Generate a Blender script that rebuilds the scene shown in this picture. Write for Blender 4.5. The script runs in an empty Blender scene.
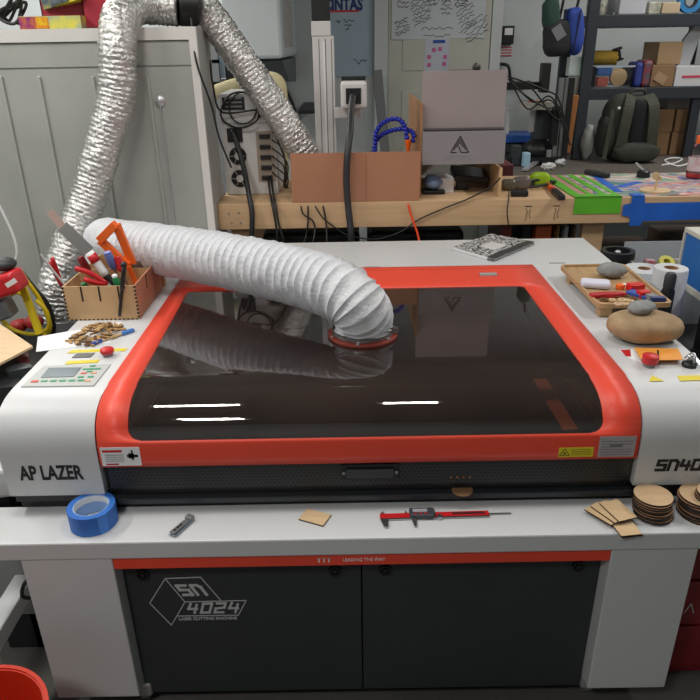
import bpy, bmesh, math, random
from mathutils import Vector, Matrix, noise as mnoise

scene = bpy.context.scene
COL = scene.collection
PI = math.pi

# ------------------------------------------------------------------ camera
CAM_Z = 1.5
FPX = 680.0
PITCH = math.radians(24.3)
ROLL = math.radians(-1.0)
cam_data = bpy.data.cameras.new('camera')
cam_data.sensor_width = 36.0
cam_data.lens = 36.0 * FPX / 700.0
cam_data.clip_start = 0.05
cam = bpy.data.objects.new('camera', cam_data)
COL.objects.link(cam)
_fwd = Vector((0, math.cos(PITCH), -math.sin(PITCH)))
_r0 = Vector((1, 0, 0)); _u0 = _r0.cross(_fwd)
_rt = _r0 * math.cos(ROLL) + _u0 * math.sin(ROLL)
_up = _u0 * math.cos(ROLL) - _r0 * math.sin(ROLL)
cam.matrix_world = Matrix(((_rt.x, _up.x, -_fwd.x, 0), (_rt.y, _up.y, -_fwd.y, 0), (_rt.z, _up.z, -_fwd.z, CAM_Z), (0, 0, 0, 1)))
scene.camera = cam

# ------------------------------------------------------------------ world, exposure, lamps
world = bpy.data.worlds.new('world'); scene.world = world
world.use_nodes = True
world.node_tree.nodes['Background'].inputs[0].default_value = (0.80, 0.87, 1.0, 1)
world.node_tree.nodes['Background'].inputs[1].default_value = 0.15
scene.view_settings.view_transform = 'Standard'
scene.view_settings.look = 'None'
scene.view_settings.exposure = 0.0
scene.view_settings.gamma = 1.0
scene.view_settings.use_curve_mapping = False

FLOOR_Z = -0.05
CEIL_Z = 2.75
WALL_Y = 5.6
# ceiling fixtures: (x, y, length_x, length_y, watts)
LAMPS = [(-0.78, 1.50, 0.46, 0.22, 12), (0.30, 1.40, 0.30, 0.20, 9), (-0.85, -0.5, 0.40, 0.40, 26),
         (-2.0, 4.1, 0.16, 1.2, 56), (2.3, 3.9, 0.16, 1.2, 25), (-2.0, 1.7, 0.16, 1.2, 34), (2.3, 1.7, 0.16, 1.2, 28)]  # rear pair added to brighten the back, clear of the window reflection
for lx, ly, sx, sy, wt in LAMPS:
    ld = bpy.data.lights.new('ceiling_lamp_light', 'AREA')
    ld.shape = 'RECTANGLE'; ld.size = sx - 0.03; ld.size_y = sy - 0.03
    ld.energy = wt; ld.color = (1.0, 0.97, 0.93)
    lo = bpy.data.objects.new('ceiling_lamp_light', ld); COL.objects.link(lo)
    lo.location = (lx, ly, CEIL_Z - 0.062)

# ------------------------------------------------------------------ measuring helpers (camera model -> world)
def _ray(px, py):
    return _fwd + _rt * ((px - 350.0) / FPX) - _up * ((py - 350.0) / FPX)
def atz(px, py, z):
    d = _ray(px, py); return Vector((0, 0, CAM_Z)) + d * ((z - CAM_Z) / d.z)
def aty(px, py, y):
    d = _ray(px, py); return Vector((0, 0, CAM_Z)) + d * (y / d.y)

# ------------------------------------------------------------------ materials
def lin(c):
    if isinstance(c, str):
        c = c.lstrip('#'); c = [int(c[i:i+2], 16) / 255 for i in (0, 2, 4)]
    return tuple((v / 12.92 if v <= 0.04045 else ((v + 0.055) / 1.055) ** 2.4) for v in c[:3]) + (1.0,)
MATS = {}
def mat(name, col, rough=0.5, metal=0.0, var=0.0, vscale=8.0, bump=0.0, bscale=60.0, col2=None, spec=0.5, coat=0.0, stretch=(1, 1, 1), trans=0.0, emit=None):
    if name in MATS: return MATS[name]
    m = bpy.data.materials.new(name); m.use_nodes = True
    nt = m.node_tree; b = nt.nodes['Principled BSDF']
    c = lin(col)
    b.inputs['Base Color'].default_value = c
    b.inputs['Roughness'].default_value = rough
    b.inputs['Metallic'].default_value = metal
    b.inputs['Specular IOR Level'].default_value = spec
    b.inputs['Coat Weight'].default_value = coat
    b.inputs['Transmission Weight'].default_value = trans
    if emit:
        b.inputs['Emission Color'].default_value = lin(emit[0]); b.inputs['Emission Strength'].default_value = emit[1]
    if var or bump or col2:
        tc = nt.nodes.new('ShaderNodeTexCoord'); mp = nt.nodes.new('ShaderNodeMapping')
        mp.inputs['Scale'].default_value = stretch
        nt.links.new(tc.outputs['Object'], mp.inputs[0])
    if var or col2:
        n = nt.nodes.new('ShaderNodeTexNoise'); n.inputs['Scale'].default_value = vscale; n.inputs['Detail'].default_value = 5
        nt.links.new(mp.outputs[0], n.inputs['Vector'])
        r = nt.nodes.new('ShaderNodeValToRGB')
        r.color_ramp.elements[0].position = 0.35; r.color_ramp.elements[1].position = 0.65
        a2 = lin(col2) if col2 else tuple(max(0, x * (1 - var)) for x in c[:3]) + (1,)
        a1 = c if col2 else tuple(min(1, x * (1 + var * .6)) for x in c[:3]) + (1,)
        r.color_ramp.elements[0].color = a2; r.color_ramp.elements[1].color = a1
        nt.links.new(n.outputs['Fac'], r.inputs[0]); nt.links.new(r.outputs[0], b.inputs['Base Color'])
    if bump:
        n2 = nt.nodes.new('ShaderNodeTexNoise'); n2.inputs['Scale'].default_value = bscale; n2.inputs['Detail'].default_value = 4
        nt.links.new(mp.outputs[0], n2.inputs['Vector'])
        bm_ = nt.nodes.new('ShaderNodeBump'); bm_.inputs['Strength'].default_value = bump; bm_.inputs['Distance'].default_value = 0.01
        nt.links.new(n2.outputs['Fac'], bm_.inputs['Height']); nt.links.new(bm_.outputs[0], b.inputs['Normal'])
    MATS[name] = m
    return m

# ------------------------------------------------------------------ mesh builder
class MB:
    def __init__(s, M=None):
        s.v = []; s.f = []; s.M = M or Matrix()
    def add(s, vs, fs):
        o = len(s.v)
        s.v += [s.M @ Vector(v) for v in vs]
        s.f += [tuple(i + o for i in f) for f in fs]
        return s
    def box(s, lo, hi):
        x0, y0, z0 = lo; x1, y1, z1 = hi
        return s.add([(x0,y0,z0),(x1,y0,z0),(x1,y1,z0),(x0,y1,z0),(x0,y0,z1),(x1,y0,z1),(x1,y1,z1),(x0,y1,z1)],
                     [(3,2,1,0),(4,5,6,7),(0,1,5,4),(1,2,6,5),(2,3,7,6),(3,0,4,7)])
    def cbox(s, c, size, R=None):
        T = Matrix.Translation(Vector(c)) @ (R.to_4x4() if R else Matrix())
        a, b, d = size[0]/2, size[1]/2, size[2]/2
        vs = [T @ Vector(p) for p in [(-a,-b,-d),(a,-b,-d),(a,b,-d),(-a,b,-d),(-a,-b,d),(a,-b,d),(a,b,d),(-a,b,d)]]
        return s.add(vs, [(3,2,1,0),(4,5,6,7),(0,1,5,4),(1,2,6,5),(2,3,7,6),(3,0,4,7)])
    def bar(s, p0, p1, w, h, up=(0, 0, 1)):
        p0 = Vector(p0); p1 = Vector(p1); d = (p1 - p0); L = d.length; d.normalize()
        u = Vector(up); x = d.cross(u)
        if x.length < 1e-4: x = d.cross(Vector((0, 1, 0)))
        x.normalize(); u = x.cross(d)
        R = Matrix((x, d, u)).transposed()
        return s.cbox((p0 + p1) / 2, (w, L, h), R)
    def prism(s, poly, z0, z1, axis='z'):
        # poly list of 2D points (ccw), extruded z0..z1 along axis
        n = len(poly)
        def P(a, b, c):
            return (a, b, c) if axis == 'z' else ((c, a, b) if axis == 'x' else (b, c, a))
        vs = [P(a, b, z0) for a, b in poly] + [P(a, b, z1) for a, b in poly]
        fs = [tuple(range(n - 1, -1, -1)), tuple(range(n, 2 * n))]
        fs += [(i, (i + 1) % n, (i + 1) % n + n, i + n) for i in range(n)]
        return s.add(vs, fs)
    def lathe(s, prof, n=24, c=(0, 0, 0), axis=None, cap=True):
        # prof: (r, z) from bottom to top
        T = Matrix.Translation(Vector(c))
        if axis is not None: T = T @ Vector((0, 0, 1)).rotation_difference(Vector(axis)).to_matrix().to_4x4()
        vs = []; fs = []
        for r, z in prof:
            for k in range(n):
                a = 2 * PI * k / n
                vs.append(T @ Vector((r * math.cos(a), r * math.sin(a), z)))
        m = len(prof)
        for i in range(m - 1):
            for k in range(n):
                k2 = (k + 1) % n
                fs.append((i*n+k, i*n+k2, (i+1)*n+k2, (i+1)*n+k))
        if cap:
            if prof[0][0] > 1e-6: fs.append(tuple(range(n - 1, -1, -1)))
            if prof[-1][0] > 1e-6: fs.append(tuple(range((m-1)*n, m*n)))
        return s.add(vs, fs)
    def cyl(s, p0, p1, r, n=16, r1=None):
        p0 = Vector(p0); p1 = Vector(p1); d = p1 - p0
        return s.lathe([(r, 0), (r if r1 is None else r1, d.length)], n, p0, d.normalized())
    def ring(s, c, ro, ri, h, n=32, axis=None):
        return s.lathe([(ri, 0), (ro, 0), (ro, h), (ri, h), (ri, 0)], n, c, axis, cap=False)
    def tube(s, pts, r, n=8, step=None, rf=None, caps=True):
        path = catmull(pts, step or 0.012)
        N = len(path); vs = []; fs = []
        t = (path[1] - path[0]).normalized()
        u = t.orthogonal().normalized(); L = 0.0
        for i, p in enumerate(path):
            t2 = (path[min(i+1, N-1)] - path[max(i-1, 0)]).normalized()
            u = (u - t2 * u.dot(t2)).normalized(); v = t2.cross(u)
            if i: L += (p - path[i-1]).length
            for k in range(n):
                a = 2 * PI * k / n
                rr = rf(L, a) if rf else r
                vs.append(p + (u * math.cos(a) + v * math.sin(a)) * rr)
        for i in range(N - 1):
            for k in range(n):
                k2 = (k + 1) % n
                fs.append((i*n+k, i*n+k2, (i+1)*n+k2, (i+1)*n+k))
        if caps: fs.append(tuple(range(n - 1, -1, -1))); fs.append(tuple(range((N-1)*n, N*n)))
        return s.add(vs, fs)
    def blob(s, c, rad, R=None, seed=0, amp=0.0, nu=20, nv=12, freq=2.0, pw=1.0):
        vs = []; fs = []
        c = Vector(c)
        for i in range(nv + 1):
            th = PI * i / nv
            for k in range(nu):
                a = 2 * PI * k / nu
                d = Vector((math.sin(th) * math.cos(a), math.sin(th) * math.sin(a), math.cos(th)))
                q = Vector([math.copysign(abs(x) ** pw, x) for x in d])
                f = 1 + amp * mnoise.noise(d * freq + Vector((seed * 7.3, seed, 0)))
                p = Vector((q.x * rad[0], q.y * rad[1], q.z * rad[2])) * f
                if R: p = R @ p
                vs.append(c + p)
        for i in range(nv):
            for k in range(nu):
                k2 = (k + 1) % nu
                fs.append((i*nu+k, (i+1)*nu+k, (i+1)*nu+k2, i*nu+k2))
        return s.add(vs, fs)

def catmull(pts, step):
    P = [Vector(p) for p in pts]
    if len(P) == 2:
        n = max(2, int((P[1]-P[0]).length / step)); return [P[0].lerp(P[1], i / n) for i in range(n + 1)]
    P = [P[0] * 2 - P[1]] + P + [P[-1] * 2 - P[-2]]
    out = []
    for i in range(1, len(P) - 2):
        a, b, c, d = P[i-1], P[i], P[i+1], P[i+2]
        n = max(2, int((c - b).length / step))
        for j in range(n):
            t = j / n
            out.append(0.5 * ((2*b) + (c-a)*t + (2*a-5*b+4*c-d)*t*t + (3*b-a-3*c+d)*t**3))
    out.append(P[-2])
    return out

def link(name, mb, m, origin=Vector((0, 0, 0)), smooth=False, bev=0.0, bseg=2, weld=True):
    me = bpy.data.meshes.new(name)
    me.from_pydata([tuple(v - origin) for v in mb.v], [], mb.f)
    bm = bmesh.new(); bm.from_mesh(me)
    if weld: bmesh.ops.remove_doubles(bm, verts=bm.verts, dist=1e-6)
    bmesh.ops.recalc_face_normals(bm, faces=bm.faces); bm.to_mesh(me); bm.free()
    if m: me.materials.append(m)
    o = bpy.data.objects.new(name, me); COL.objects.link(o)
    if smooth:
        for p in me.polygons: p.use_smooth = True
        if smooth != 'all':
            try: me.set_sharp_from_angle(angle=math.radians(35))
            except Exception: pass
    if bev:
        b = o.modifiers.new('bevel', 'BEVEL'); b.width = bev; b.segments = bseg; b.limit_method = 'ANGLE'
    return o
ROOTLOC = {}
def tag(o, label, cat, group=None):
    o['label'] = label; o['category'] = cat
    if group: o['group'] = group
    return o
def thing(name, label, cat, loc, group=None):
    o = bpy.data.objects.new(name, None); COL.objects.link(o)
    o.empty_display_size = 0.05
    o.location = loc; ROOTLOC[o] = Vector(loc)
    return tag(o, label, cat, group)
def part(name, mb, m, parent, **k):
    org = ROOTLOC[parent]
    o = link(name, mb, m, org, **k)
    o.parent = parent; ROOTLOC[o] = org
    return o
def solo(name, mb, m, label, cat, group=None, **k):
    lo = Vector([min(v[i] for v in mb.v) for i in range(3)]); hi = Vector([max(v[i] for v in mb.v) for i in range(3)])
    org = Vector(((lo.x + hi.x) / 2, (lo.y + hi.y) / 2, lo.z))
    o = link(name, mb, m, org, **k); o.location = org; ROOTLOC[o] = org
    return tag(o, label, cat, group)
def struct(name, mb, m, **k):
    o = link(name, mb, m, **k); o['kind'] = 'structure'; ROOTLOC[o] = Vector((0, 0, 0)); return o
def copy_tree(o, loc, rz=0.0, label=None):
    c = o.copy(); COL.objects.link(c); c.location = loc; c.rotation_euler = (0, 0, rz)
    if label: c['label'] = label
    for ch in o.children:
        d = ch.copy(); COL.objects.link(d); d.parent = c
    return c

def text_mb(s, size, M, sx=1.0, align='CENTER', depth=0.0004, bold=0.0):
    # flat lettering as mesh: M maps the text plane (x right, y up) into the world
    cu = bpy.data.curves.new('t', 'FONT'); cu.body = s; cu.size = size; cu.align_x = align; cu.align_y = 'CENTER'
    cu.extrude = depth; cu.offset = bold; cu.resolution_u = 3
    ob = bpy.data.objects.new('t', cu); COL.objects.link(ob)
    dg = bpy.context.evaluated_depsgraph_get()
    me = bpy.data.meshes.new_from_object(ob.evaluated_get(dg))
    mb = MB(M @ Matrix.Diagonal((sx, 1, 1, 1)))
    mb.add([v.co.copy() for v in me.vertices], [tuple(p.vertices) for p in me.polygons])
    bpy.data.objects.remove(ob); bpy.data.curves.remove(cu); bpy.data.meshes.remove(me)
    return mb
def plane_M(c, xdir, ydir):
    x = Vector(xdir).normalized(); y = Vector(ydir); y = (y - x * y.dot(x)).normalized(); z = x.cross(y)
    return Matrix(((x.x, y.x, z.x, c[0]), (x.y, y.y, z.y, c[1]), (x.z, y.z, z.z, c[2]), (0, 0, 0, 1)))
STROKES = {  # angular lettering on a 1 x 1.4 cell
    'S': [[(1, 1.4), (0, 1.4), (0, .75), (1, .75), (1, 0), (0, 0)]],
    'n': [[(0, 0), (0, 1.4), (.7, 1.4), (1, 1.1), (1, 0)]],
    '4': [[(0.1, 1.4), (0, .6), (1, .6)], [(.85, 1.2), (.85, 0)]],
    '0': [[(0, 0), (0, 1.4), (1, 1.4), (1, 0), (0, 0)]],
    '2': [[(0, 1.4), (1, 1.4), (1, .75), (0, .6), (0, 0), (1, 0)]],
    ' ': []}
def stroke_mb(s, cell, th, M, slant=0.0, gap=0.45, d=0.0006):
    mb = MB(M); x = 0; k = 0
    for ch in s:
        for pl in STROKES[ch]:
            for a, b in zip(pl, pl[1:]):
                p = [Vector(((x + q[0] + slant * q[1]) * cell, q[1] * cell, 0)) for q in (a, b)]
                e = (p[1] - p[0]).normalized() * th * 0.5
                k += 1; mb.bar(p[0] - e, p[1] + e, th, d + .00015 * (k % 6))
        x += 1 + gap
    return mb
def poly_mb(pts, th, M, d=0.0005, mb=None):
    mb = mb or MB(); mb.M = M
    for k, (a, b) in enumerate(zip(pts, pts[1:])):
        mb.bar(Vector((a[0], a[1], 0)), Vector((b[0], b[1], 0)), th, d + .0001 * (k % 3))
    mb.M = Matrix()
    return mb
def quad_on(pts, up, th=0.0008):
    # thin plate from 4 world points, raised along up
    u = Vector(up).normalized() * th
    p = [Vector(q) for q in pts]
    return MB().add(p + [q + u for q in p], [(3,2,1,0),(4,5,6,7),(0,1,5,4),(1,2,6,5),(2,3,7,6),(3,0,4,7)])
def scribble(c, w, h, th=.0045, mb=None, seed=1, n=12, slope=0.0, M=None):
    # one illegible hand-written or printed line on an upright face at c
    r_ = random.Random(seed); mb = mb or MB(); pts = []
    for j in range(n + 1):
        t = j / n - .5
        pts.append((t * w, r_.uniform(-.5, .5) * h + t * w * slope))
    F = M or plane_M(c, (1, 0, 0), (0, 0, 1))
    return poly_mb(pts, th, F, mb=mb)
random.seed(4)
# ================================================================== materials
M_WHITE = mat('machine_white', '#cacccd', 0.42, var=0.03, vscale=3)
M_RED = mat('lid_red', '#e64b36', 0.45, var=0.03, vscale=3)
M_REDBAND = M_RED
M_BLACK = mat('black_plastic', '#161718', 0.45)
M_DARK = mat('dark_grey_panel', '#303437', 0.5, var=0.08, vscale=5)
M_CABLE = mat('cable_black', '#1a1b1c', 0.5)
M_STEEL = mat('brushed_steel', '#b4b6b8', 0.32, 1.0)
M_DULLSTEEL = mat('dull_steel', '#8b8d8e', 0.5, 0.8)
M_ALU = mat('aluminium', '#c6c8c9', 0.38, 0.7)
M_PLY = mat('plywood', '#c9a57a', 0.6, var=0.12, vscale=14, stretch=(1, 6, 1))
M_PLYEDGE = mat('burnt_plywood_edge', '#4a3524', 0.7, var=0.3, vscale=40)
M_WOODLIGHT = mat('light_birch', '#d4b78e', 0.55, var=0.07, vscale=12, stretch=(1, 5, 1))
M_KRAFT = mat('kraft_card', '#9c7350', 0.75, var=0.06, vscale=10)
M_PAPER = mat('white_paper', '#e6e7e8', 0.6)
M_YELLOW = mat('yellow_label', '#dccb2a', 0.5)
M_INK = mat('black_ink', '#1d1d1f', 0.6)
M_SILVERINK = mat('silver_ink', '#b9bcbd', 0.5)
M_REDPL = mat('red_plastic', '#c32026', 0.35)
M_BLUEPL = mat('blue_plastic', '#2c52a8', 0.4)
M_GREENPL = mat('green_plastic', '#1e7d4c', 0.4)
M_ORANGE = mat('orange_plastic', '#ee6a24', 0.4)
M_GREYPL = mat('grey_plastic', '#7d8082', 0.5)
M_STONE = mat('grey_stone', '#8b8d8c', 0.85, var=0.15, vscale=60, bump=0.15, bscale=160)
M_STONE_TAN = mat('tan_stone', '#a98f6e', 0.8, var=0.2, vscale=22, bump=0.15, bscale=120)

# tinted window: dark acrylic, see-through with a glossy face
def tinted(name, tcol, gl_rough=0.03, dust=0.0, ior=1.5):
    m = bpy.data.materials.new(name); m.use_nodes = True; nt = m.node_tree
    for n in list(nt.nodes):
        if n.type != 'OUTPUT_MATERIAL': nt.nodes.remove(n)
    out = [n for n in nt.nodes if n.type == 'OUTPUT_MATERIAL'][0]
    tr = nt.nodes.new('ShaderNodeBsdfTransparent'); tr.inputs[0].default_value = lin(tcol)
    gl = nt.nodes.new('ShaderNodeBsdfGlossy'); gl.inputs['Roughness'].default_value = gl_rough
    gl.inputs['Color'].default_value = (1, 1, 1, 1)
    fr = nt.nodes.new('ShaderNodeFresnel'); fr.inputs[0].default_value = ior
    mx = nt.nodes.new('ShaderNodeMixShader')
    nt.links.new(fr.outputs[0], mx.inputs[0]); nt.links.new(tr.outputs[0], mx.inputs[1]); nt.links.new(gl.outputs[0], mx.inputs[2])
    last = mx
    if dust:   # thin film of dust, uneven
        df = nt.nodes.new('ShaderNodeBsdfDiffuse'); df.inputs[0].default_value = lin('#92746a')
        tc = nt.nodes.new('ShaderNodeTexCoord'); ns = nt.nodes.new('ShaderNodeTexNoise'); ns.inputs['Scale'].default_value = 5; ns.inputs['Detail'].default_value = 7
        nt.links.new(tc.outputs['Object'], ns.inputs['Vector'])
        mr = nt.nodes.new('ShaderNodeMapRange'); mr.inputs[1].default_value = .3; mr.inputs[2].default_value = .7; mr.inputs[3].default_value = dust * .6; mr.inputs[4].default_value = dust * 1.4
        nt.links.new(ns.outputs['Fac'], mr.inputs[0])
        m2 = nt.nodes.new('ShaderNodeMixShader'); nt.links.new(mr.outputs[0], m2.inputs[0]); nt.links.new(mx.outputs[0], m2.inputs[1]); nt.links.new(df.outputs[0], m2.inputs[2]); last = m2
    nt.links.new(last.outputs[0], out.inputs['Surface'])
    return m
M_TINT = tinted('smoked_acrylic', '#c6b2a8', 0.03, dust=0.05, ior=2.0)

def perforated():
    m = bpy.data.materials.new('perforated_black'); m.use_nodes = True; nt = m.node_tree; b = nt.nodes['Principled BSDF']
    tc = nt.nodes.new('ShaderNodeTexCoord'); sp = nt.nodes.new('ShaderNodeSeparateXYZ'); nt.links.new(tc.outputs['Object'], sp.inputs[0])
    def mth(op, a, b_=None):
        n = nt.nodes.new('ShaderNodeMath'); n.operation = op
        for i, v in enumerate((a, b_)):
            if v is None: continue
            if isinstance(v, (int, float)): n.inputs[i].default_value = v
            else: nt.links.new(v, n.inputs[i])
        return n.outputs[0]
    pz = mth('MULTIPLY', sp.outputs['Z'], 1 / 0.0085)
    row = mth('FLOOR', pz); off = mth('MULTIPLY', mth('MODULO', row, 2.0), 0.5)
    px = mth('ADD', mth('MULTIPLY', sp.outputs['X'], 1 / 0.0105), off)
    fx = mth('SUBTRACT', mth('FRACT', px), 0.5); fz = mth('SUBTRACT', mth('FRACT', pz), 0.5)
    r2 = mth('ADD', mth('MULTIPLY', fx, fx), mth('MULTIPLY', fz, fz))
    hole = mth('LESS_THAN', r2, 0.075)
    mx = nt.nodes.new('ShaderNodeMix'); mx.data_type = 'RGBA'
    nt.links.new(hole, mx.inputs[0]); mx.inputs[6].default_value = lin('#292b2e'); mx.inputs[7].default_value = lin('#08090a')
    nt.links.new(mx.outputs[2], b.inputs['Base Color']); b.inputs['Roughness'].default_value = 0.45
    return m
M_PERF = perforated()

# ================================================================== room shell
M_WALL = mat('painted_wall', '#c3c9ca', 0.7, var=0.04, vscale=2.0, bump=0.03, bscale=60)
M_CEIL = mat('ceiling_paint', '#c8c8c5', 0.8)
M_FLOOR = mat('concrete_floor', '#54524e', 0.7, var=0.2, vscale=3.0, bump=0.05, bscale=40)
X0, X1, Y0 = -3.2, 4.2, -2.6
struct('floor', MB().box((X0, Y0, FLOOR_Z - .1), (X1, WALL_Y, FLOOR_Z)), M_FLOOR)
struct('ceiling', MB().box((X0, Y0, CEIL_Z), (X1, WALL_Y, CEIL_Z + .1)), M_CEIL)
struct('wall_back', MB().box((X0, WALL_Y, FLOOR_Z), (X1, WALL_Y + .12, CEIL_Z)), M_WALL)
struct('wall_front', MB().box((X0, Y0 - .12, FLOOR_Z), (X1, Y0, CEIL_Z)), M_WALL)
struct('wall_left', MB().box((X0 - .12, Y0, FLOOR_Z), (X0, WALL_Y, CEIL_Z)), M_WALL)
struct('wall_right', MB().box((X1, Y0, FLOOR_Z), (X1 + .12, WALL_Y, CEIL_Z)), M_WALL)
M_LAMPBODY = mat('lamp_housing', '#e4e4e2', 0.5)
LN = ['over the left of the laser cutter', 'over the right of the laser cutter', 'behind the photographer', 'added at left rear to brighten walls', 'added at right rear to brighten walls', 'along the left wall side', 'along the right wall side']
for (lx, ly, sx, sy, wt), nm in zip(LAMPS, LN):
    solo('ceiling_lamp', MB().box((lx - sx/2 - .02, ly - sy/2 - .02, CEIL_Z - .06), (lx + sx/2 + .02, ly + sy/2 + .02, CEIL_Z - .001)), M_LAMPBODY,
         'white ceiling lamp housing ' + nm, 'lamp', 'ceiling lamps', bev=0.01)

# ================================================================== laser cutter
TOP = 0.785
LX0, LX1 = -0.563, 0.639          # lid edges
FY = 1.287                        # lid front face
def profile(n=14, off=0.0):
    # (y, z) from the rear edge of the lid to the lower front edge
    pts = [(2.27, TOP), (2.235, TOP)]
    pts += [(2.235 - (2.235 - 1.415) * i / 12, TOP) for i in range(1, 13)]
    c4 = [Vector((1.415, TOP)), Vector((1.345, TOP)), Vector((FY + .003, TOP - .018)), Vector((FY, TOP - .105))]
    for i in range(1, n + 1):
        t = i / n; u = 1 - t
        p = c4[0] * u**3 + c4[1] * (3*u*u*t) + c4[2] * (3*u*t*t) + c4[3] * t**3
        pts.append((p[0], p[1]))
    pts += [(FY, 0.66), (FY, 0.64)]
    return pts
cutter = thing('laser_cutter', 'large white laser cutting machine with red lid and smoked window', 'laser cutter', (0.037, 1.9, FLOOR_Z))
prof = profile()
shell_poly = [(y, z - 0.004) for y, z in prof[:-1]] + [(FY + .002, 0.565), (2.27, 0.565)]
part('side_shell', MB().prism(shell_poly, -0.785, LX0 - 0.004, 'x'), M_WHITE, cutter, smooth=True)
part('side_shell', MB().prism(shell_poly, LX1 + 0.004, 0.852, 'x'), M_WHITE, cutter, smooth=True)
part('rear_deck', MB().box((-0.787, 2.272, 0.565), (0.935, 2.64, TOP - .004)), M_WHITE, cutter, bev=0.006)
part('chassis', MB().box((-0.775, 1.31, 0.50), (0.842, 2.62, 0.565)).box((-0.777, 1.295, 0.545), (LX0 - .01, 1.31, 0.565)).box((LX1 + .01, 1.295, 0.545), (.845, 1.31, 0.565)), M_BLACK, cutter)
# lid: frame strips round a rounded window, and the window itself
Z1 = TOP + .004
P3 = [(y, z + .004 if i < 14 else z) for i, (y, z) in enumerate(prof)]
S = [0.0]
for a, b in zip(P3, P3[1:]): S.append(S[-1] + math.hypot(a[0]-b[0], a[1]-b[1]))
def at_s(s):
    for i in range(len(S) - 1):
        if S[i+1] >= s - 1e-9:
            t = (s - S[i]) / max(1e-9, S[i+1] - S[i]); a, b = P3[i], P3[i+1]
            return (a[0] + (b[0]-a[0]) * t, a[1] + (b[1]-a[1]) * t)
    return P3[-1]
SW0 = 2.27 - 2.05; SW1 = S[-1] - 0.066
WX0, WX1 = -0.515, 0.555
def win_x(s, r0=0.02, r1=0.028):
    ins = 0.0; WX0 = -.513 + .021 * (s - SW0) / (SW1 - SW0)
    for e, r in ((s - SW0, r0), (SW1 - s, r1)):
        if e < r: ins = max(ins, r - math.sqrt(max(0, r*r - (r - e) ** 2)))
    return WX0 + ins, WX1 - ins
rows = sorted(set([0, 0.02, 0.04] + [round(SW0 + 0.02 * i / 6, 5) for i in range(7)] + [round(SW1 - 0.032 * i / 8, 5) for i in range(9)] + [round(x, 5) for x in S]))
rows = [r for i, r in enumerate(rows) if i == 0 or r - rows[i-1] > 5e-4]
fr = MB(); wn = MB()
def strip(mb, s0, s1, xa0, xb0, xa1, xb1, nx=1):
    (y0, z0), (y1, z1) = at_s(s0), at_s(s1)
    mb.add([(xa0, y0, z0), (xb0, y0, z0), (xb1, y1, z1), (xa1, y1, z1)], [(0, 1, 2, 3)])
for s0, s1 in zip(rows, rows[1:]):
    mid = (s0 + s1) / 2
    if mid < SW0 or mid > SW1:
        a, b = (win_x(SW0) if mid < SW0 else win_x(SW1))
        strip(fr, s0, s1, LX0, a, LX0, a); strip(fr, s0, s1, a, b, a, b); strip(fr, s0, s1, b, LX1, b, LX1)
    else:
        a0, b0 = win_x(s0); a1, b1 = win_x(s1)
        strip(fr, s0, s1, LX0, a0, LX0, a1); strip(fr, s0, s1, b0, LX1, b1, LX1)
        strip(wn, s0, s1, a0, b0, a1, b1)
fo = part('lid_frame', fr, M_RED, cutter, smooth=True)
sm = fo.modifiers.new('solid', 'SOLIDIFY'); sm.thickness = 0.012; sm.offset = -1
for v in wn.v: v.z -= 0.0015
wo = part('lid_window', wn, M_TINT, cutter, smooth='all')
part('lid_seam', MB().box((LX0 + .002, 2.2335, Z1 - .001), (LX1 - .002, 2.2350, Z1 + .0004)), mat('seam_dark', '#8a2a1c', .6), cutter)
# things under the window
inn = part('work_bed', MB().box((LX0 + .03, 1.36, 0.60), (LX1 - .03, 2.16, 0.612)), mat('bed_dark', '#15110f', 0.6, var=.3, vscale=30), cutter)
part('gantry_beam', MB().box((LX0 + .02, 1.60, 0.685), (LX1 - .02, 1.66, 0.715)), mat('gantry', '#231f1d', 0.5, 0.5), cutter)
part('rail', MB().box((LX0 + .025, 1.36, 0.66), (LX0 + .05, 2.16, 0.69)), M_DULLSTEEL, cutter)
part('rail', MB().box((LX1 - .05, 1.36, 0.66), (LX1 - .025, 2.16, 0.69)), M_DULLSTEEL, cutter)
part('inner_back', MB().box((LX0, 2.18, 0.60), (LX1, 2.20, 0.765)), M_BLACK, cutter)
# front panel below lid
fp = part('front_panel', MB().box((LX0 + .008, 1.298, 0.572), (LX1 - .004, 1.306, 0.64)), M_PERF, cutter)
part('front_lip', MB().box((LX0 - .01, 1.285, 0.538), (LX1 + .006, 1.306, 0.553)), mat('lip', '#2a2e33', .4), cutter, bev=.003)
part('front_gap_cover', MB().box((LX0, 1.304, 0.515), (LX1, 1.312, 0.575)), M_BLACK, cutter)
h0, h1 = aty(341, 470, 1.294), aty(399, 470, 1.294)
hd = part('pull_handle', MB().box((h0.x, 1.291, 0.592), (h1.x, 1.298, 0.632)), M_BLACK, cutter, bev=.003)
part('grip', MB().box((h0.x + .012, 1.284, 0.600), (h1.x - .012, 1.291, 0.622)), mat('grip_grey', '#3a3c40', .4), hd, bev=.004)
part('rivet', MB().cyl((h0.x + .006, 1.29, .612), (h0.x + .006, 1.287, .612), .004), M_GREYPL, hd)
part('rivet', MB().cyl((h1.x - .006, 1.29, .612), (h1.x - .006, 1.287, .612), .004), M_GREYPL, hd)
for k in range(4):
    q = aty(451 + k * 6.3, 477, 1.297)
    part('screw', MB().cyl((q.x, 1.298, q.z), (q.x, 1.2955, q.z), .0022, 8), mat('brass', '#b9824a', .4, .7), cutter)
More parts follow.
